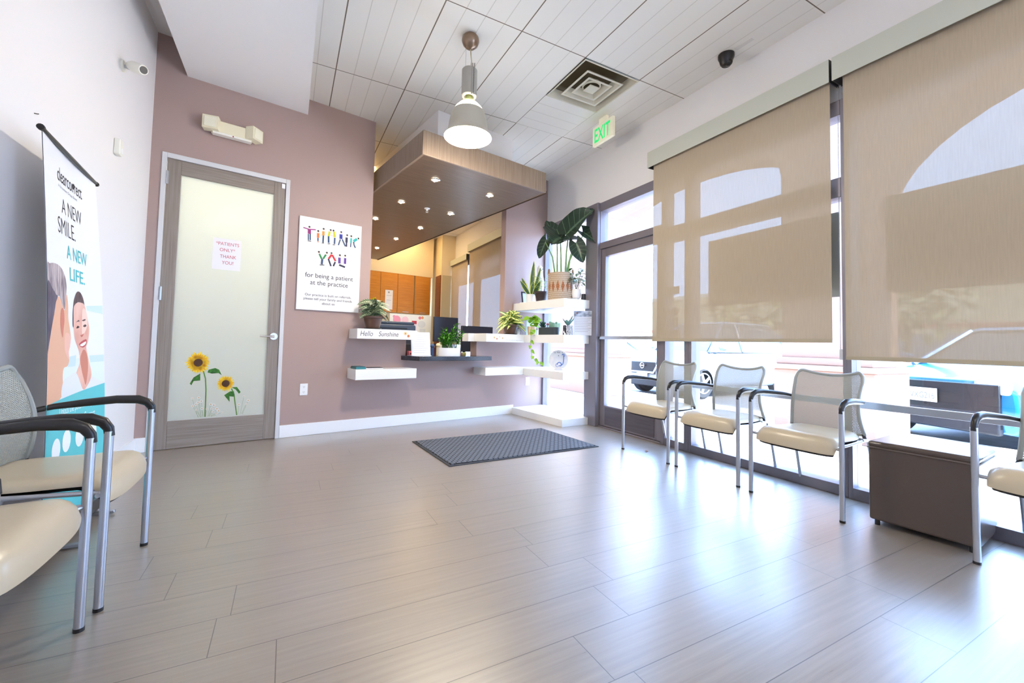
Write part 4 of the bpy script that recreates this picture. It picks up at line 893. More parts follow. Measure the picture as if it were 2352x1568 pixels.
for i, p in enumerate([(-.105, -.13, .03), (-.115, -.12, -.08), (-.115, -.12, -.14), (-.112, -.13, -.20), (-.10, -.15, -.27), (-.09, -.18, -.31), (-.075, -.22, -.335), (-.07, -.26, -.345)]):
    s = 1 if i % 2 else -1; m.leaf(p, (s*.7, -.5, -.5), .055, .045, .3, shape='heart', up=(-.6, -.7, .3))
m.leaf((-.09, -.11, .06), (-.3, -.8, -.2), .09, .08, .4, shape='heart')
m.obj('foliage', lgreen, pp); vn.obj('vine', mat('vine_stem', (110, 130, 60), .5), pp)
# snake plant
sn = bwthing('potted_snake_plant', 'yellow edged snake plant in a small white pot on the top shelf', 'potted plant', 3.655, -.235, 1.4915)
MB().lathe([(.001, 0), (.058, 0), (.062, .12), (.057, .12), (.054, .10), (.001, .10)], 12).obj('pot', ceramic, sn); MB().lathe([(.001, .102), (.054, .102)], 12).obj('soil', soil, sn)
m = MB()
for (bx, by, dx, dy, L, w) in ((.0, 0, .06, -.03, .50, .055), (.02, -.02, .14, -.18, .42, .04), (-.02, .01, -.10, .42, .30, .05), (-.01, 0, -.5, .30, .26, .05), (.01, -.03, .1, -.55, .24, .06), (0, -.01, .05, -.1, .22, .05)):
    m.leaf((bx, by, .09), (dx, dy, .9), L, w*1.25, .02, up=(-.65, -.76, 0), shape='lance', seg=8, fold=.12)
m.obj('foliage', snakeleaf, sn)
# leggy plant in dark pot
lp = bwthing('potted_sapling', 'thin pale stemmed seedling in a dark brown bowl pot on the top shelf', 'potted plant', 3.665, -.43, 1.4915)
pot(lp, .06, .085, .14, darkpot)
m = MB(); st = MB().tube([(0, 0, .12), (.003, 0, .2), (.0, -.003, .32)], [.006, .005, .003], 7)
for k in range(22):
    a = rnd(0, 2*PI); z = rnd(.17, .33); L = rnd(.06, .12); e = Vector((math.cos(a)*L, math.sin(a)*L, z+rnd(-.01, .03)))
    st.tube([(0, 0, z), e], .0015, 5)
    for j in range(3): m.leaf(e*(.6+.2*j)+Vector((0, 0, (1-(.6+.2*j))*z)), (math.cos(a+j-1), math.sin(a+j-1), -.1), .032, .014, .2, seg=3)
m.obj('foliage', mat('pale_leaf', (170, 190, 110), .5), lp); st.obj('stem', mat('pale_stem', (150, 170, 96), .5), lp)
# white bird figurine
bd = bwthing('bird_figurine', 'white bird figurine standing behind the dark pot on the top shelf', 'figurine', 3.80, -.245, 1.4915)
MB().lathe([(.001, 0), (.05, 0), (.06, .05), (.085, .14), (.10, .24), (.092, .33), (.07, .39), (.062, .43), (.066, .47), (.055, .505), (.025, .525), (.001, .528)], 24, T=Matrix.Diagonal((.62, .62, 1, 1))).obj('figurine_body', ceramic, bd)
MB().ball((-.025, -.036, .475), .008, 8).ball((.015, -.04, .475), .008, 8).obj('eyes', blackp, bd); MB().tube([(-.005, -.038, .46), (-.02, -.07, .452)], [.008, .001], 8).obj('beak', mat('grey_beak', (150, 146, 140), .5), bd)
# elephant ear in basket
ee = bwthing('potted_elephant_ear', 'large leaved elephant ear plant in a woven basket on the top shelf', 'potted plant', 3.70, -.755, 1.4915)
def basketmat():
    m = bpy.data.materials.new('woven_basket'); m.use_nodes = True; nt = m.node_tree; b = nt.nodes['Principled BSDF']
    tc = nd(nt, 'ShaderNodeTexCoord'); s = nd(nt, 'ShaderNodeSeparateXYZ'); nt.links.new(tc.outputs['Object'], s.inputs[0])
    an = mth(nt, 'MULTIPLY', mth(nt, 'ARCTAN2', s.outputs[1], s.outputs[0]), 1/(2*PI))
    rows = mth(nt, 'FRACT', mth(nt, 'MULTIPLY', s.outputs[2], 42))
    cols = mth(nt, 'FRACT', mth(nt, 'ADD', mth(nt, 'MULTIPLY', an, 54), mth(nt, 'MULTIPLY', mth(nt, 'FLOOR', mth(nt, 'MULTIPLY', s.outputs[2], 42)), .5)))
    w = mth(nt, 'MAXIMUM', mth(nt, 'LESS_THAN', rows, .22), mth(nt, 'LESS_THAN', cols, .28))
    da = mth(nt, 'ABSOLUTE', mth(nt, 'SUBTRACT', mth(nt, 'FRACT', mth(nt, 'MULTIPLY', an, 16)), .5)); dz = mth(nt, 'ABSOLUTE', mth(nt, 'DIVIDE', mth(nt, 'SUBTRACT', s.outputs[2], .17), .085))
    dia = mth(nt, 'LESS_THAN', mth(nt, 'ADD', mth(nt, 'MULTIPLY', da, 2.4), dz), .85)
    c = mixc(nt, w, lin((206, 190, 168)), lin((150, 120, 94))); c2 = mixc(nt, rows, lin((178, 112, 70)), lin((140, 84, 50)))
    nt.links.new(mixc(nt, dia, c, c2), b.inputs['Base Color']); b.inputs['Roughness'].default_value = .8
    bp = nd(nt, 'ShaderNodeBump'); bp.inputs['Distance'].default_value = .006; nt.links.new(mth(nt, 'SUBTRACT', 1, w), bp.inputs['Height']); nt.links.new(bp.outputs[0], b.inputs['Normal'])
    return m
bskt = basketmat()
MB().lathe([(.001, 0), (.145, 0), (.155, .02), (.160, .18), (.158, .335), (.150, .345), (.145, .335), (.145, .3), (.001, .3)], 40).obj('basket', bskt, ee)
MB().lathe([(.001, .305), (.145, .305)], 24).obj('soil', soil, ee)
for ang_ in (2.6, -.7):
    cxx, cyy = math.cos(ang_)*.15, math.sin(ang_)*.15; tx, ty = -math.sin(ang_), math.cos(ang_)
    MB().tube([(cxx+tx*.045*math.cos(k*PI/8), cyy+ty*.045*math.cos(k*PI/8), .33+.062*math.sin(k*PI/8)) for k in range(9)], .009, 8).obj('basket_handle', mat('rope_handle', (168, 132, 104), .8), ee)
m = MB(); st = MB()
def bigl(c, d, up, L, Wd, drp=.15):
    """blade whose petiole joint sits at c, pointing along d, facing up"""
    c = Vector(c); d = Vector(d).normalized(); up = Vector(up)
    seg = 12; vs = []; us = []; side = d.cross(up).normalized(); nr = side.cross(d).normalized()
    for i in range(seg+1):
        t = i/seg; w = (math.sin(PI*(t*.93+.07))**.62)*(1.12-.5*t) if i < seg else .01
        for j in range(9):
            u = -1+j/4; lobe = -.20*abs(u)**1.5*(1-t)**3
            rp = .02*math.cos(abs(u)*9-t*14)
            p = c+d*L*(t-.12+lobe*1.3)+side*u*w*Wd/2+nr*(.16*abs(u)**1.3*Wd*(1 if t < .9 else .3)-drp*t*t*L+rp*Wd*.7*abs(u)); vs.append(p); us.append(((u+1)/2, t))
    fs = [(i*9+j, i*9+j+1, (i+1)*9+j+1, (i+1)*9+j) for i in range(seg) for j in range(8)]
    m.add(vs, fs, uvs=[[us[k] for k in f] for f in fs])
    st.tube([(rndb[0], rndb[1], .30), (rndb[0]*.7+c.x*.3, rndb[1]*.7+c.y*.3, .30+(c.z-.3)*.55), c], [.014, .009, .006], 8)
rndb = (-.03, .03)
bigl((.02, .10, .82), (-.05, .75, .9), (-.55, -.7, .5), .36, .24, -.05)
rndb = (.03, -.05); bigl((.03, -.10, .86), (.12, -.75, .55), (-.75, -.5, .6), .46, .42, .10)
rndb = (-.02, -.03); bigl((.0, .02, .80), (-.35, -.2, -.10), (-.2, -.6, .9), .34, .52, .25)
rndb = (.05, -.06); bigl((.05, -.22, .68), (.1, -.3, -.8), (-.8, -.5, .3), .27, .22, .1)
rndb = (-.04, .05); bigl((-.05, .24, .78), (-.1, .35, -.7), (-.7, -.6, .2), .26, .17, .1)
rndb = (.06, -.02); bigl((.1, -.30, .82), (.2, -.5, -.35), (-.5, .3, .8), .28, .24, .2)
m.obj('foliage', bigleaf, ee); st.obj('petiole', mat('pale_green_stem', (126, 164, 104), .4), ee)
# small plant in white footed pot
fp = bwthing('potted_seedling_plant', 'small leafy plant in a white footed pot at the window end of the top shelf', 'potted plant', 3.80, -.935, 1.4915)
MB().lathe([(.001, .02), (.03, .02), (.05, .035), (.062, .08), (.060, .125), (.055, .14), (.050, .14), (.05, .125), (.001, .125)], 24).obj('pot', ceramic, fp)
m = MB()
for k in range(3): a = k*2.1; m.tube([(math.cos(a)*.03, math.sin(a)*.03, 0), (math.cos(a)*.03, math.sin(a)*.03, .03)], .008, 8)
m.obj('pot_foot', ceramic, fp)
m = MB(); st = MB()
for k in range(16):
    a = rnd(0, 2*PI); e = Vector((math.cos(a)*rnd(.03, .10), math.sin(a)*rnd(.02, .1), rnd(.24, .42))); st.tube([(rnd(-.02, .02), rnd(-.02, .02), .12), e], .0022, 5)
    for j in range(3): m.leaf(e-Vector((0, 0, .03*j)), (math.cos(a+j-1), math.sin(a+j-1), rnd(-.4, .2)), rnd(.05, .09), rnd(.03, .05), .3)
m.obj('foliage', mat('seedling_leaf', (84, 116, 74), .4), fp); st.obj('stem', mat('seedling_stem', (130, 120, 90), .5), fp)
cu = bwthing('black_cup', 'small black tapered cup at the window end of the top shelf', 'cup', 3.872, -.99, 1.4915)
MB().lathe([(.001, 0), (.034, 0), (.027, .085), (.023, .085), (.026, .01), (.001, .01)], 20).obj('cup_body', mat('matte_black', (44, 46, 54), .5), cu)
# picture frame + paper
pf = bwthing('framed_photo', 'small black framed photo leaning at the left of the top shelf', 'picture frame', 3.60, -.12, 1.4915)
T = Matrix.Rotation(-.18, 4, 'X') @ Matrix.Rotation(0, 4, 'Z')
MB().box(0, .20, -.012, 0, 0, .016, T=T).box(0, .20, -.012, 0, .15, .166, T=T).box(0, .016, -.012, 0, .016, .15, T=T).box(.184, .20, -.012, 0, .016, .15, T=T).obj('frame', blackp, pf)
MB().box(.016, .184, -.006, -.003, .016, .15, T=T).obj('picture', mat('pale_picture', (214, 226, 236), .4), pf)
tag(MB().box(-.05, .05, -.04, .04, 0, .006).obj('note_pad', paper, loc=BW(3.585, -.19, 1.4915), rotz=TH), 'thin white note pad lying at the left end of the top shelf', 'note pad')
# long planter with succulents
lpn = bwthing('succulent_planter', 'long dark planter with small cacti and succulents on the corner shelf', 'planter', 3.60, -.66, 1.0645)
def stad(L, W, n=10): return [(W*math.cos(a)*(1), L*(1 if i < n else -1)+W*math.sin(a)) for i, a in [(i, PI*i/(n-1) if i < n else PI+PI*(i-n)/(n-1)) for i in range(2*n)]]
MB().prism(stad(.115, .05), 0, .095).obj('planter_box', mat('slate_planter', (52, 62, 70), .35), lpn, bevel=.004)
m = MB()
for (y, z, r, c) in ((.13, .1, .05, 0), (.10, .1, .03, 0)):
    for k in range(20): a = k*2.4; m.leaf((math.cos(a)*.008, y+math.sin(a)*.008, .09+.002*k), (math.cos(a), math.sin(a), .5+.06*k), .05, .02, -.2, seg=3)
m.obj('rosette', mat('succulent_green', (40, 82, 64), .5), lpn)
MB().lathe([(.001, .09), (.018, .095), (.022, .13), (.016, .165), (.001, .17)], 12, c=(0, -.03, 0)).lathe([(.001, .09), (.010, .095), (.012, .12), (.008, .15), (.001, .155)], 10, c=(.01, -.08, 0)).obj('cactus', mat('cactus_green', (110, 150, 124), .6), lpn)
MB().ball((0, .02, .135), .016, 10).tube([(0, .02, .09), (0, .02, .12)], .006, 8, mi=1).obj('red_topped_cactus', [mat('cactus_red', (160, 50, 60), .5), mat('stub_green', (120, 150, 70), .5)], lpn)
MB().tube([(0, -.065, .09), (0, -.065, .155)], .006, 8).tube([(.0, -.135, .09), (0, -.135, .14)], .003, 6).ball((0, -.135, .15), .014, 10).obj('small_cactus', mat('cactus_green', (110, 150, 124), .6), lpn)
zb = bwthing('zebra_pot_succulent', 'pointed succulent in a dark pot with white zebra streaks', 'potted plant', 3.64, -.955, 1.0645)
zm = leafmat('zz', (0, 0, 0), (0, 0, 0), 'vein'); 
def streak():
    m = bpy.data.materials.new('streaked_pot'); m.use_nodes = True; nt = m.node_tree; b = nt.nodes['Principled BSDF']
    tc = nd(nt, 'ShaderNodeTexCoord'); n = nd(nt, 'ShaderNodeTexWave'); n.inputs['Scale'].default_value = 22; n.inputs['Distortion'].default_value = 6; nt.links.new(tc.outputs['Object'], n.inputs[0])
    nt.links.new(mixc(nt, mth(nt, 'GREATER_THAN', n.outputs['Fac'], .62), lin((38, 40, 58)), lin((232, 232, 236))), b.inputs['Base Color']); return m
MB().lathe([(.001, 0), (.062, 0), (.058, .115), (.052, .115), (.05, .10), (.001, .10)], 24).obj('pot', streak(), zb)
m = MB()
for k in range(14): a = k*2.4; m.leaf((0, 0, .10), (math.cos(a)*.6, math.sin(a)*.6, 1-.03*k), rnd(.09, .16), .026, -.05, seg=4)
m.obj('foliage', mat('blue_green_leaf', (90, 140, 132), .5), zb)
# white cups, cards and notice
for lab, t_, n_ in (('white mug with dark rim behind the beige pot', 3.515, -.13), ('white mug right of the beige pot', 3.70, -.30)):
    c_ = bwthing('white_mug', lab, 'mug', t_, n_, 1.0655 if t_ < 3.54 else 1.0645, 'white mugs on the middle shelf'); MB().lathe([(.001, 0), (.034, 0), (.037, .085), (.033, .085), (.030, .01), (.001, .01)], 20).obj('mug_body', ceramic, c_); MB().lathe([(.0372, .080), (.038, .085), (.036, .087)], 20).obj('rim', mat('wine_rim', (90, 40, 50), .4), c_)
tag(MB().box(-.07, .07, -.002, .002, 0, .20).box(-.062, .062, -.003, -.002, .008, .192, 1).obj('picture_card', [mat('card_green', (150, 186, 150), .6), mat('card_grey', (200, 198, 196), .6)], loc=BW(3.75, -.12, 1.0645), rotz=TH), 'pale green framed card behind the pothos', 'card')
tag(MB().box(-.07, .07, -.002, .002, 0, .165).box(-.06, .06, -.003, -.002, .05, .155, 1).obj('landscape_card', [mat('card_mint', (206, 222, 206), .6), mat('card_field', (150, 176, 140), .6)], loc=BW(3.78, -.60, 1.0645), rotz=TH-.3), 'small landscape card behind the succulent planter', 'card')
# notice standing at the window end of middle shelf
no = thing('printed_notice', 'printed notice with photo header standing at the window end of the shelf', 'notice', (3.135, 4.10, 1.0645), math.radians(-38))
MB().box(-.115, .115, -.003, 0, 0, .295).obj('sheet', mat('notice_grey', (214, 216, 224), .6), no)
MB().box(-.112, .108, -.0042, -.003, .225, .29).obj('header_photo', mat('header_dusk', (120, 128, 146), .5, noise=((20, 20, 30), (190, 200, 214), 3)), no)
MB().disc((-.075, .268), .012, -.0048).obj('header_head', mat('header_rust', (150, 100, 90), .6), no)
m = MB()
for k in range(9): m.stroke([(-.1, .205-.02*k), (.095-.02*(k % 3), .205-.02*k)], .004, -.0036)
m.obj('text_lines', greyink, no)
# plaque on the lower corner shelf
pq = bwthing('round_plaque', 'round white plaque with blue swirl pattern standing on the lower corner shelf', 'plaque', 3.74, -.70, .6285)
pq.rotation_euler = (0, 0, math.radians(-26))
MB().tube([(0, 0, .128), (0, -.006, .128)], .120, 40).obj('disc', mat('aged_ceramic', (222, 216, 208), .4, noise=((14, 14, 14), (206, 202, 198), 3)), pq)
MB().box(-.05, .05, -.03, .04, 0, .012).obj('stand', mat('clear_acrylic', (226, 228, 232), .1), pq)
bl = mat('plaque_blue', (66, 104, 172), .4)
arc = lambda cx, cz, r, a0, a1, n=14: [(cx+r*math.cos(math.radians(a0+(a1-a0)*k/n)), cz+r*math.sin(math.radians(a0+(a1-a0)*k/n))) for k in range(n+1)]
MB().stroke([(.045, .20), (.062, .19), (.066, .15), (.062, .11), (.055, .075), (.03, .055), (.0, .05)], .010, -.0068).stroke(arc(.01, .07, .026, -60, 190), .011, -.0069).stroke(arc(.06, .185, .018, -90, 180), .007, -.007).stroke(arc(-.015, .06, .02, 100, 300), .005, -.007).obj('blue_pattern', bl, pq)
textobj('Aloha', -.022, .022, .212, .230, ink, pq, y=-.0072); m = MB(); m.disc((-.045, .215), .005, -.0072).disc((.045, .218), .005, -.0072).disc((.0, .18), .007, -.0072, sx=.6); m.obj('dark_marks', ink, pq)
# lower left shelf leaflets
tag(MB().box(-.05, .05, -.09, .09, 0, .018).box(-.045, .045, -.085, .085, .018, .026, 1).obj('leaflet_stack', [mat('teal_leaflet', (40, 120, 130), .4), mat('dark_teal_leaflet', (28, 86, 98), .4)], loc=BW(1.43, -.14, .6535), rotz=TH), 'small stack of teal leaflets on the lower left shelf', 'leaflets')
tag(MB().box(-.10, .10, -.06, .06, 0, .006).box(-.06, .10, -.05, .05, .006, .010, 1).obj('white_leaflets', [paper, ink], loc=BW(1.58, -.12, .6535), rotz=TH), 'white leaflets lying beside the teal stack', 'leaflets')
# ------------------------------------------------------------------ things on and behind the counter
sg = bwthing('price_list_stand', 'white printed sheet in a slanted clear holder on the counter', 'sheet holder', 2.022, -.10, .7845)
T = Matrix.Translation((0, -.02, 0)) @ Matrix.Rotation(-.16, 4, 'X')
MB().box(0, .235, -.003, 0, 0, .272, T=T).obj('sheet', paper, sg)
m = MB()
for k in range(9): m.box(.03, .20-.02*(k % 3), -.0042, -.0032, .235-.025*k, .238-.025*k, T=T)
m.obj('text_lines', mat('faint_ink', (190, 190, 198), .7), sg)
MB().box(-.005, .24, -.035, .08, 0, .006).obj('holder_base', mat('clear_acrylic', (226, 228, 232), .1), sg)
tag(MB().box(-.05, .05, -.03, .03, 0, .05).box(-.035, .0, -.0305, -.03, .012, .03, 1).obj('pink_card_box', [mat('pink_card', (238, 128, 140), .6), mat('card_line', (90, 40, 50), .6)], loc=BW(2.10, .045, .7845), rotz=TH), 'small pink card box behind the slanted sheet', 'box')
tag(MB().box(-.04, .04, -.03, .03, 0, .13).obj('card_holder', blackp, loc=BW(2.08, .14, .7845), rotz=TH, bevel=.004), 'black upright desk holder behind the pink box', 'holder')
pr = bwthing('printer', 'dark blue-grey desktop printer on a stand behind the Hello shelf', 'printer', 1.66, .45, 0)
dk2 = mat('printer_slate', (58, 68, 84), .35)
MB().prism([(0, 0), (.66, 0), (.70, .07), (.66, .45), (0, .45)], 1.02, 1.155).obj('printer_body', dk2, pr, bevel=.02)
MB().prism([(.02, .02), (.66, .02), (.64, .42), (.02, .42)], 1.155, 1.19).obj('lid', dk2, pr, bevel=.012)
MB().box(.02, .55, -.003, .02, 1.095, 1.112).obj('paper_slot', blackp, pr)
MB().box(0, .66, .02, .45, 0, 1.02).obj('stand_cabinet', mat('dark_laminate', (44, 34, 38), .4), pr)
bo = bwthing('white_board', 'cream divider board with pink prints standing behind the counter', 'board', 2.19, .98, 0)
MB().box(0, .62, 0, .02, 0, 1.32).obj('board_panel', mat('cream_board', (232, 228, 214), .5), bo, bevel=.002)
MB().disc((.10, 1.24), .055, -.001).disc((.22, 1.24), .05, -.001, 1).disc((.06, 1.28), .02, -.0012).obj('pink_print', [mat('pink_print', (236, 150, 170), .6), mat('pale_pink_print', (240, 196, 200), .6)], bo, smooth=False)
MB().disc((.47, 1.19), .05, -.001, sx=1.2).stroke([(.44, 1.10), (.53, 1.10)], .06, -.0011).disc((.44, 1.28), .022, -.0012, 1).disc((.48, 1.285), .02, -.0012, 2).obj('pale_print', [mat('cloud_print', (214, 212, 204), .6), mat('print_rose', (220, 120, 130), .6), mat('print_orange', (220, 150, 90), .6)], bo, smooth=False)
tag(MB().box(-.04, .04, -.006, 0, .0, .15).box(-.035, .035, -.007, -.006, .10, .145, 1).obj('picture_magnet', [mat('magnet_white', (236, 220, 218), .5), mat('magnet_red', (190, 40, 50), .5)], loc=BW(2.545, .979, 1.09), rotz=TH), 'small white and red card pinned low on the cream board', 'card')
MB_pan = None
def monitor(label, t, n, z0, w, h, rz=0):
    o = bwthing('computer_monitor', label, 'monitor', t, n, .7405, 'monitors behind the counter'); o.rotation_euler = (0, 0, TH+rz)
    b = z0-.7405
    MB().box(0, w, -.02, .02, b, b+h).obj('screen_housing', mat('monitor_slate', (38, 42, 54), .45), o, bevel=.006)
    MB().box(.012, w-.012, -.0212, -.0205, b+.015, b+h-.012).obj('screen_panel', mat('monitor_panel', (44, 50, 66), .3), o)
    MB().box(w/2-.03, w/2+.03, .0, .04, .012, b+.1).obj('stand_neck', blackp, o); MB().box(w/2-.12, w/2+.12, -.06, .12, 0, .012).obj('stand_base', blackp, o)
monitor('dark monitor standing right of the cream board', 2.78, .85, .95, .39, .355)
mo = monitor('black monitor turned away at the right end of the counter', 3.03, .50, .82, .52, .36)
tag(MB().box(-.06, .06, -.05, .05, 0, .13).obj('maroon_box', mat('maroon_card', (84, 34, 48), .6), loc=BW(2.72, .62, .7405), rotz=TH), 'maroon box on the desk left of the white planter', 'box')
for lab, c, t_, n_, z_, r_ in (('small blue toy ball on the desk clutter', (60, 90, 140), 2.62, .55, .87, .03), ('cream toy figure among the desk clutter', (232, 220, 180), 2.68, .50, .88, .032)):
    o = bwthing('desk_toy', lab, 'toy', t_, n_, .7405); MB().ball((0, 0, z_-.7405+.02), r_, 12).obj('toy_head', mat('toy_%d' % c[0], c, .5), o); MB().tube([(0, 0, 0), (0, 0, z_-.7405)], r_*.8, 10).obj('toy_body', mat('toy_%d' % c[0], c, .5), o)
for lab, c, t_, n_ in (('dusty pink jar at the foot of the black monitor', (140, 110, 120), 2.93, .35), ('yellow-green jar at the foot of the black monitor', (180, 186, 110), 3.02, .40)):
    o = bwthing('desk_jar', lab, 'jar', t_, n_, .7405); MB().lathe([(.001, 0), (.03, 0), (.032, .06), (.02, .075), (.001, .075)], 16).obj('jar_body', mat('jar_%d' % c[0], c, .4), o); MB().lathe([(.022, .075), (.022, .09), (.001, .09)], 14).obj('lid', blackp, o)
# wall cabinets in the reception room
cab0 = None; cl_ = ['fourth from the corner, leftmost', 'third from the corner', 'second from the corner', 'next to the corner panel']
for i, t_ in enumerate((2.87, 3.255, 3.64, 4.045)):
    lab = 'honey wood wall cabinet in the reception room, '+cl_[i]
    if cab0 is None:
        cab0 = bwthing('wall_cabinet', lab, 'cabinet', t_, 4.28, 1.56, 'honey wood wall cabinets')
        MB().box(0, .385, .002, .31, 0, .86).obj('cabinet_body', mat('cabinet_carcass', (206, 190, 160), .5), cab0)
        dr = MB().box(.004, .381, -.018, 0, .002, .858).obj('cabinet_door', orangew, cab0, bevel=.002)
        MB().tube([(.12, -.035, .03), (.26, -.035, .03)], .005, 8).tube([(.13, -.035, .03), (.13, -.018, .03)], .004, 6).tube([(.25, -.035, .03), (.25, -.018, .03)], .004, 6).obj('handle', silver, dr)
    else: dup(cab0, BW(t_, 4.28, 1.56), TH, lab)
bc_ = bwthing('base_cabinet', 'long honey wood base cabinet below the wall cabinets', 'cabinet', 1.6, 4.0, 0)
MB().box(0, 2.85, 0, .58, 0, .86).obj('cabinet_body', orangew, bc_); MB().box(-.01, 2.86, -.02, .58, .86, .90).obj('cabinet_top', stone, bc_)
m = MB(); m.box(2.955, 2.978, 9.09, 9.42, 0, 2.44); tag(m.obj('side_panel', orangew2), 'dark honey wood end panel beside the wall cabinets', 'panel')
tag(MB().box(3.0, 3.295, 9.072, 9.085, 0, 2.44).obj('wall_panel', mat('olive_beige_panel', (200, 186, 150), .5)), 'plain beige panel right of the wood end panel', 'panel')
tag(MB().box(0, .17, -.002, 0, 0, .42).stroke([(.03, .3), (.14, .3)], .006, -.003, 1).stroke([(.03, .2), (.14, .2)], .006, -.003, 1).disc((.08, .37), .02, -.003, 1).obj('wall_paper_sheet', [paper, greyink], loc=BW(3.36, 4.255, 1.62), rotz=TH), 'white paper sheet taped on the honey wood cabinets', 'notice')
blind('tan reception blind nearer the pier', 5.45, 8.02, .9, zt=2.80, fasc=.14, grp='reception room blinds')
blind('tan reception blind farther from the pier, lower headbox', 8.10, 9.05, .9, zt=2.66, fasc=.11, grp='reception room blinds')
# unseen light panels added for brightness (reception room, waiting room behind the camera)
def fill_panel(label, x, y, col, e, z=H, w=.29, l=.6):
    o = thing('added_ceiling_light', label, 'ceiling light', (x, y, z), 0, 'added unseen light panels')
    MB().box(-w-.01, w+.01, -l-.01, l+.01, -.006, -.001).obj('light_frame', trimw, o)
    MB().add([(-w, -l, -.008), (w, -l, -.008), (w, l, -.008), (-w, l, -.008)], [(3, 2, 1, 0)]).obj('diffuser', mat('panel_%d' % int(e*10), col, .5, emit=(col, e)), o)
fill_panel('added warm ceiling light panel, unseen over the reception desk left of the canopy', .95, 6.6, (255, 220, 156), 8)
fill_panel('added warm ceiling light panel, unseen over the reception room by the rear wall', 2.2, 8.6, (255, 222, 160), 8)
fill_panel('added ceiling light panel, unseen behind the viewer, nearer the window', 2.1, -.9, (255, 244, 230), 6)
fill_panel('added ceiling light panel, unseen behind the viewer, nearer the left wall', .8, -.9, (255, 244, 230), 6)
crl = bwthing('added_corridor_light', 'added warm light, unseen in the corridor behind the frosted door', 'ceiling light', .27, 1.0, 2.9)  # unseen lamp added to brighten the frosted pane from behind
MB().lathe([(.001, 0), (.14, 0), (.13, -.06), (.06, -.085), (.001, -.09)], 24).obj('glass_bowl', mat('corridor_glow', (255, 240, 210), .5, emit=((255, 246, 230), 150)), crl)
MB().lathe([(.001, .0), (.15, .0), (.15, .012), (.001, .012)], 24).tube([(0, 0, .012), (0, 0, .85)], .01).obj('ceiling_mount', trimw, crl)
# ------------------------------------------------------------------ outside
m = MB(); m.box(XW+.08, 6.6, -12, 22, -.12, -.02); struct(m.obj('ground_walkway', concrete))
m = MB(); m.box(6.45, 6.6, -12, 22, -.15, -.018); struct(m.obj('trim_kerb', mat('kerb_paint', (222, 216, 206), .8)))
m = MB(); m.add([(6.6, -60, -.15), (80, -60, -.15), (80, 80, -.15), (6.6, 80, -.15)], [(0, 1, 2, 3)]); struct(m.obj('ground_parking', asphalt))
def pillar(label, y0, y1):
    o = thing('arcade_pillar', label, 'pillar', (5.64, (y0+y1)/2, -.02), 0, 'stucco arcade pillars'); h = (y1-y0)/2
    MB().box(-.34, .34, -h, h, 0, 3.2).obj('shaft', stucco, o, bevel=.01)
    MB().box(-.38, .40, -h-.07, h+.07, 0, .74).obj('pedestal', stucco, o, bevel=.01)
    MB().box(-.40, .42, -h-.10, h+.10, .74, .80).box(-.37, .39, -h-.05, h+.05, .80, .88).obj('cap_moulding', stucco, o, bevel=.01)
pillar('stucco arcade pillar seen between the two front blinds', 2.15, 3.02)
pillar('wide stucco arcade pillar seen through the entrance door and under the corner shelves', 6.4, 8.2)
pillar('stucco arcade pillar beyond the right picture edge', -2.6, -1.5)
def archspan(y0, y1, zs, rise):
    n = 20; c = (y0+y1)/2; r = (y1-y0)/2
    poly = [(y0, 3.9), (y0, zs)]+[(c-r*math.cos(PI*k/n), zs+rise*math.sin(PI*k/n)) for k in range(n+1)]+[(y1, 3.9)]
    mm = MB(); T = Matrix(((0, 0, 1, 0), (1, 0, 0, 0), (0, 1, 0, 0), (0, 0, 0, 1)))
    # strip build to keep it convex per piece
    pts = [(c-r*math.cos(PI*k/n), zs+rise*math.sin(PI*k/n)) for k in range(n+1)]
    for a, b in zip(pts, pts[1:]): mm.prism([(a[0], a[1]), (b[0], b[1]), (b[0], 3.95), (a[0], 3.95)], 5.30, 5.98, T=T)
    return mm
m = archspan(-1.45, 2.15, 2.45, 1.12); m2 = archspan(3.02, 6.4, 3.1, .6)
o_ = len(m.v); m.v += m2.v; m.f += [[i+o_ for i in f] for f in m2.f]; m.mi += m2.mi; m.uv += m2.uv
for (y0, y1) in ((2.15, 3.02), (6.4, 8.2), (-2.6, -1.45), (-12, -2.6), (8.2, 22)): m.box(5.30, 5.98, y0, y1, 3.17, 3.95)
struct(m.obj('wall_arcade', stucco))
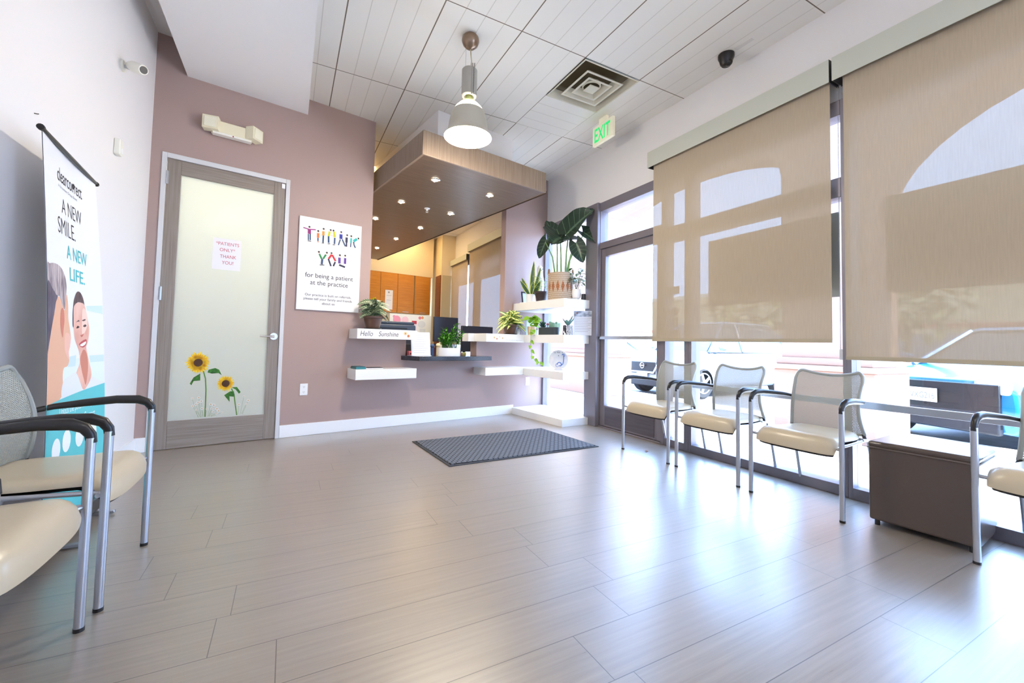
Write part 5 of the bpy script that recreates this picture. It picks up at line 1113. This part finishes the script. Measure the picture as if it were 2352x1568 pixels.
# building across the lot
bg = thing('tan_building', 'long tan building with a red stripe across the parking lot', 'building', (30, 6, -.15))
MB().box(0, 8, -34, 42, 0, 5.2).obj('building_wall', mat('far_stucco', (222, 190, 140), .9), bg)
MB().box(-.05, 0, -34, 42, 2.4, 2.62).obj('red_stripe', mat('stripe_red', (196, 90, 70), .8), bg); MB().box(-.1, 8.1, -34, 42, 5.2, 5.5).obj('parapet', mat('parapet_cream', (236, 220, 190), .9), bg)
for k in range(9): MB().box(-.03, 0, -30+8*k, -27+8*k, .1, 2.1).obj('shop_window', mat('far_window', (120, 130, 140), .2), bg)
def tree(label, x, y, h, r, n=260):
    o = thing('parking_lot_tree', label, 'tree', (x, y, -.15), 0, 'trees in the parking lot'); rr = random.Random(int(x*10))
    tr = MB().tube([(0, 0, 0), (.05, 0, h*.4), (0, .05, h*.7)], [.12, .09, .05], 8)
    for k in range(5): a = k*1.3; tr.tube([(0.04, 0, h*.4+.1*k), (math.cos(a)*r*.6, math.sin(a)*r*.6, h*.62+.12*k)], [.05, .02], 6)
    tr.obj('trunk', mat('bark', (110, 90, 74), .9), o); m = MB()
    for k in range(n):
        d = Vector((rr.gauss(0, 1), rr.gauss(0, 1), rr.gauss(0, 1))).normalized()*r*rr.uniform(.4, 1); p = Vector((0, 0, h*.75))+Vector((d.x, d.y, d.z*.75))
        m.leaf(p, (rr.gauss(0, 1), rr.gauss(0, 1), rr.gauss(0, .5)), .42, .28, .2, seg=2)
    m.obj('foliage', mat('tree_leaf', (150, 150, 90), .7), o)
tree('leafy tree in the parking lot behind the poster window', 15, 9.6, 3.6, 1.7); tree('leafy tree in the parking lot seen through the right hand blind', 17, 5.9, 3.4, 1.5)
# cars
def car(name, label, cat, loc, rz, paint, L=4.5, Wd=1.8, hood=.98, roof=1.62, suv=True, plate=None):
    o = thing(name, label, cat, loc, rz); w = Wd/2
    # body sections front(+x) to rear(-x): x, half width, z bottom, z top
    st_ = [(L/2, .62*w, .42, .70), (L/2-.06, .86*w, .26, .80), (L/2-.30, .97*w, .22, hood-.06), (L/2-.8, w, .22, hood), (L/2-1.25, w, .22, hood+.05), (0, w, .22, hood+.06), (-L/2+.8, w, .22, hood+.08), (-L/2+.25, .97*w, .24, hood+.06), (-L/2+.04, .88*w, .30, hood-.05), (-L/2, .8*w, .38, hood-.2)]
    vs = []; n = 10
    for (x, hw, zb, zt) in st_:
        zm = (zb+zt)/2
        ring = [(-hw*.92, zb), (-hw, zb+.08), (-hw*1.0, zm), (-hw*.98, zt-.12), (-hw*.88, zt-.02), (hw*.88, zt-.02), (hw*.98, zt-.12), (hw*1.0, zm), (hw, zb+.08), (hw*.92, zb)]
        ring[4] = (-hw*.80, zt); ring[5] = (hw*.80, zt)
        vs += [(x, a, b) for a, b in ring]
    fs = [(i*n+k, i*n+(k+1) % n, (i+1)*n+(k+1) % n, (i+1)*n+k) for i in range(len(st_)-1) for k in range(n)]+[tuple(range(n)), tuple((len(st_)-1)*n+k for k in range(n-1, -1, -1))]
    MB().add(vs, fs).obj('car_body', paint, o, bevel=.03)
    gx = [(L/2-1.15, hood+.02, .80), (L/2-1.85, roof-.03, .66), (L/2-2.3, roof, .66), (-L/2+1.0, roof-.02, .66), (-L/2+.25, hood+.04, .78)] if suv else [(L/2-1.2, hood, .80), (L/2-2.0, roof-.04, .64), (0, roof, .62), (-L/2+1.5, roof-.06, .62), (-L/2+.7, hood+.04, .78)]
    vs = []; 
    for (x, z, f) in gx: vs += [(x, -w*f, z), (x, w*f, z), (x, w*.90, hood+.02), (x, -w*.90, hood+.02)]
    fs = []
    for i in range(len(gx)-1):
        a, b = i*4, (i+1)*4; fs += [(a, a+1, b+1, b), (a+1, a+2, b+2, b+1), (a+3, a, b, b+3)]
    MB().add(vs, fs).obj('cabin_glass', mat('car_glass', (60, 74, 86), .08), o, ang=.3)
    rz_ = [(p[0], p[1]) for p in gx]
    mr = MB(); mr.add([(gx[1][0], -w*.66, roof-.01), (gx[1][0], w*.66, roof-.01), (gx[3][0], w*.66, roof+.005), (gx[3][0], -w*.66, roof+.005), (gx[1][0]-.1, -w*.6, roof+.03), (gx[1][0]-.1, w*.6, roof+.03), (gx[3][0]+.1, w*.6, roof+.03), (gx[3][0]+.1, -w*.6, roof+.03)], [(0, 1, 5, 4), (1, 2, 6, 5), (2, 3, 7, 6), (3, 0, 4, 7), (4, 5, 6, 7)])
    for s in (-1, 1):
        for k in range(3):
            a = gx[1 if k == 0 else 2 if k == 1 else 3]; mr.tube([(a[0], s*w*.66, roof-.02), ((gx[0][0] if k == 0 else a[0] if k == 1 else gx[4][0]), s*w*.90, hood+.03)], .035, 6)
    mr.obj('roof', paint, o)
    for sx in (L/2-.85, -L/2+.85):
        for s in (-1, 1):
            T = Matrix.Translation((sx, s*(w-.10), .34)) @ Matrix.Rotation(PI/2*s, 4, 'X')
            wl = MB().lathe([(.001, -.10), (.30, -.10), (.34, -.06), (.34, .08), (.30, .11), (.22, .11), (.22, .06)], 28, T=T).obj('tyre', rubber, o)
            m = MB().lathe([(.22, -.03), (.22, -.02)], 20, T=T)
            for k in range(5): a = k*2*PI/5; m.tube([(0, 0, -.108), (math.cos(a)*.21, math.sin(a)*.21, -.102)], [.035, .025], 6, T=T)
            m.lathe([(.20, -.104), (.225, -.106), (.225, -.09)], 24, T=T); m.obj('wheel_rim', silver, wl)
    m = MB(); m.add([(L/2+.015, -.42, .78), (L/2+.015, .42, .78), (L/2+.02, .30, .52), (L/2+.02, -.30, .52)], [(0, 1, 2, 3)]); 
    m = MB().box(L/2-.04, L/2+.012, -(.36 if suv else .66), .36 if suv else .66, .50 if suv else .30, .76).obj('grille', mat('grille_black', (9, 12, 18), .4), o, bevel=.01)
    m = MB().stroke([(0, 0), (0, 0)], 0); m = MB()
    if suv: m.tube([(L/2+.02, -.50, .80), (L/2+.035, -.34, .54), (L/2+.035, .34, .54), (L/2+.02, .50, .80)], .025, 8).obj('grille_trim', chrome, o)
    if suv: T = Matrix.Translation((L/2+.03, 0, .68)) @ Matrix.Rotation(PI/2, 4, 'Y')
    if suv: MB().lathe([(.055, 0), (.065, .008), (.055, .012)], 24, T=T).box(-.012, .012, -.07, .07, 0, .012, T=T).obj('emblem', chrome, o)
    MB().box(L/2-.10, L/2-.01, -.80*w, -.50*w, .66, .80).box(L/2-.10, L/2-.01, .50*w, .80*w, .66, .80).obj('headlight', mat('headlight_lens', (220, 228, 240), .1), o, bevel=.02)
    MB().box(L/2-.06, L/2+.02, -.66, .66, .24, .40).obj('lower_bumper', mat('bumper_dark', (12, 18, 30), .5), o, bevel=.02)
    PZ = 0 if suv else .12
    p = MB().box(L/2+.03, L/2+.038, -.155, .155, .40+PZ, .555+PZ).obj('licence_plate', mat('plate_white', (236, 234, 232), .4), o)
    if plate:
        textobj(plate, -.135, .135, .435+PZ, .505+PZ, mat('plate_ink', (110, 116, 140), .6), p, fn=lambda a, z: (L/2+.0395, a, z))
        textobj('California', -.06, .06, .52+PZ, .543+PZ, mat('plate_ink', (110, 116, 140), .6), p, fn=lambda a, z: (L/2+.0395, a, z))
    for s in (-1, 1): MB().ball((L/2-1.35, s*(w+.09), hood+.12), .10, 10, sc=(.6, 1, .7)).obj('side_mirror', paint, o)
    return o
car('white_suv', 'silver white SUV parked nose-in, seen through the glass entrance door', 'car', (9.28, 6.98, -.15), PI, mat('silver_paint', (128, 140, 158), .25, .2, coat=.6), L=4.55, roof=1.68)
car('blue_car', 'bright blue car with a white number plate parked beyond the ottoman window', 'car', (8.75, 1.68, -.13), PI-.22, mat('blue_paint', (6, 104, 156), .2, .2, coat=.8), L=4.4, hood=.88, roof=1.42, suv=False, plate='8VXG216')
car('grey_sedan', 'pale grey sedan parked farther off between the cars', 'car', (11.5, 14.0, -.15), PI, mat('pale_grey_paint', (198, 202, 210), .3, .2), L=4.4, roof=1.5, hood=.9, suv=False)
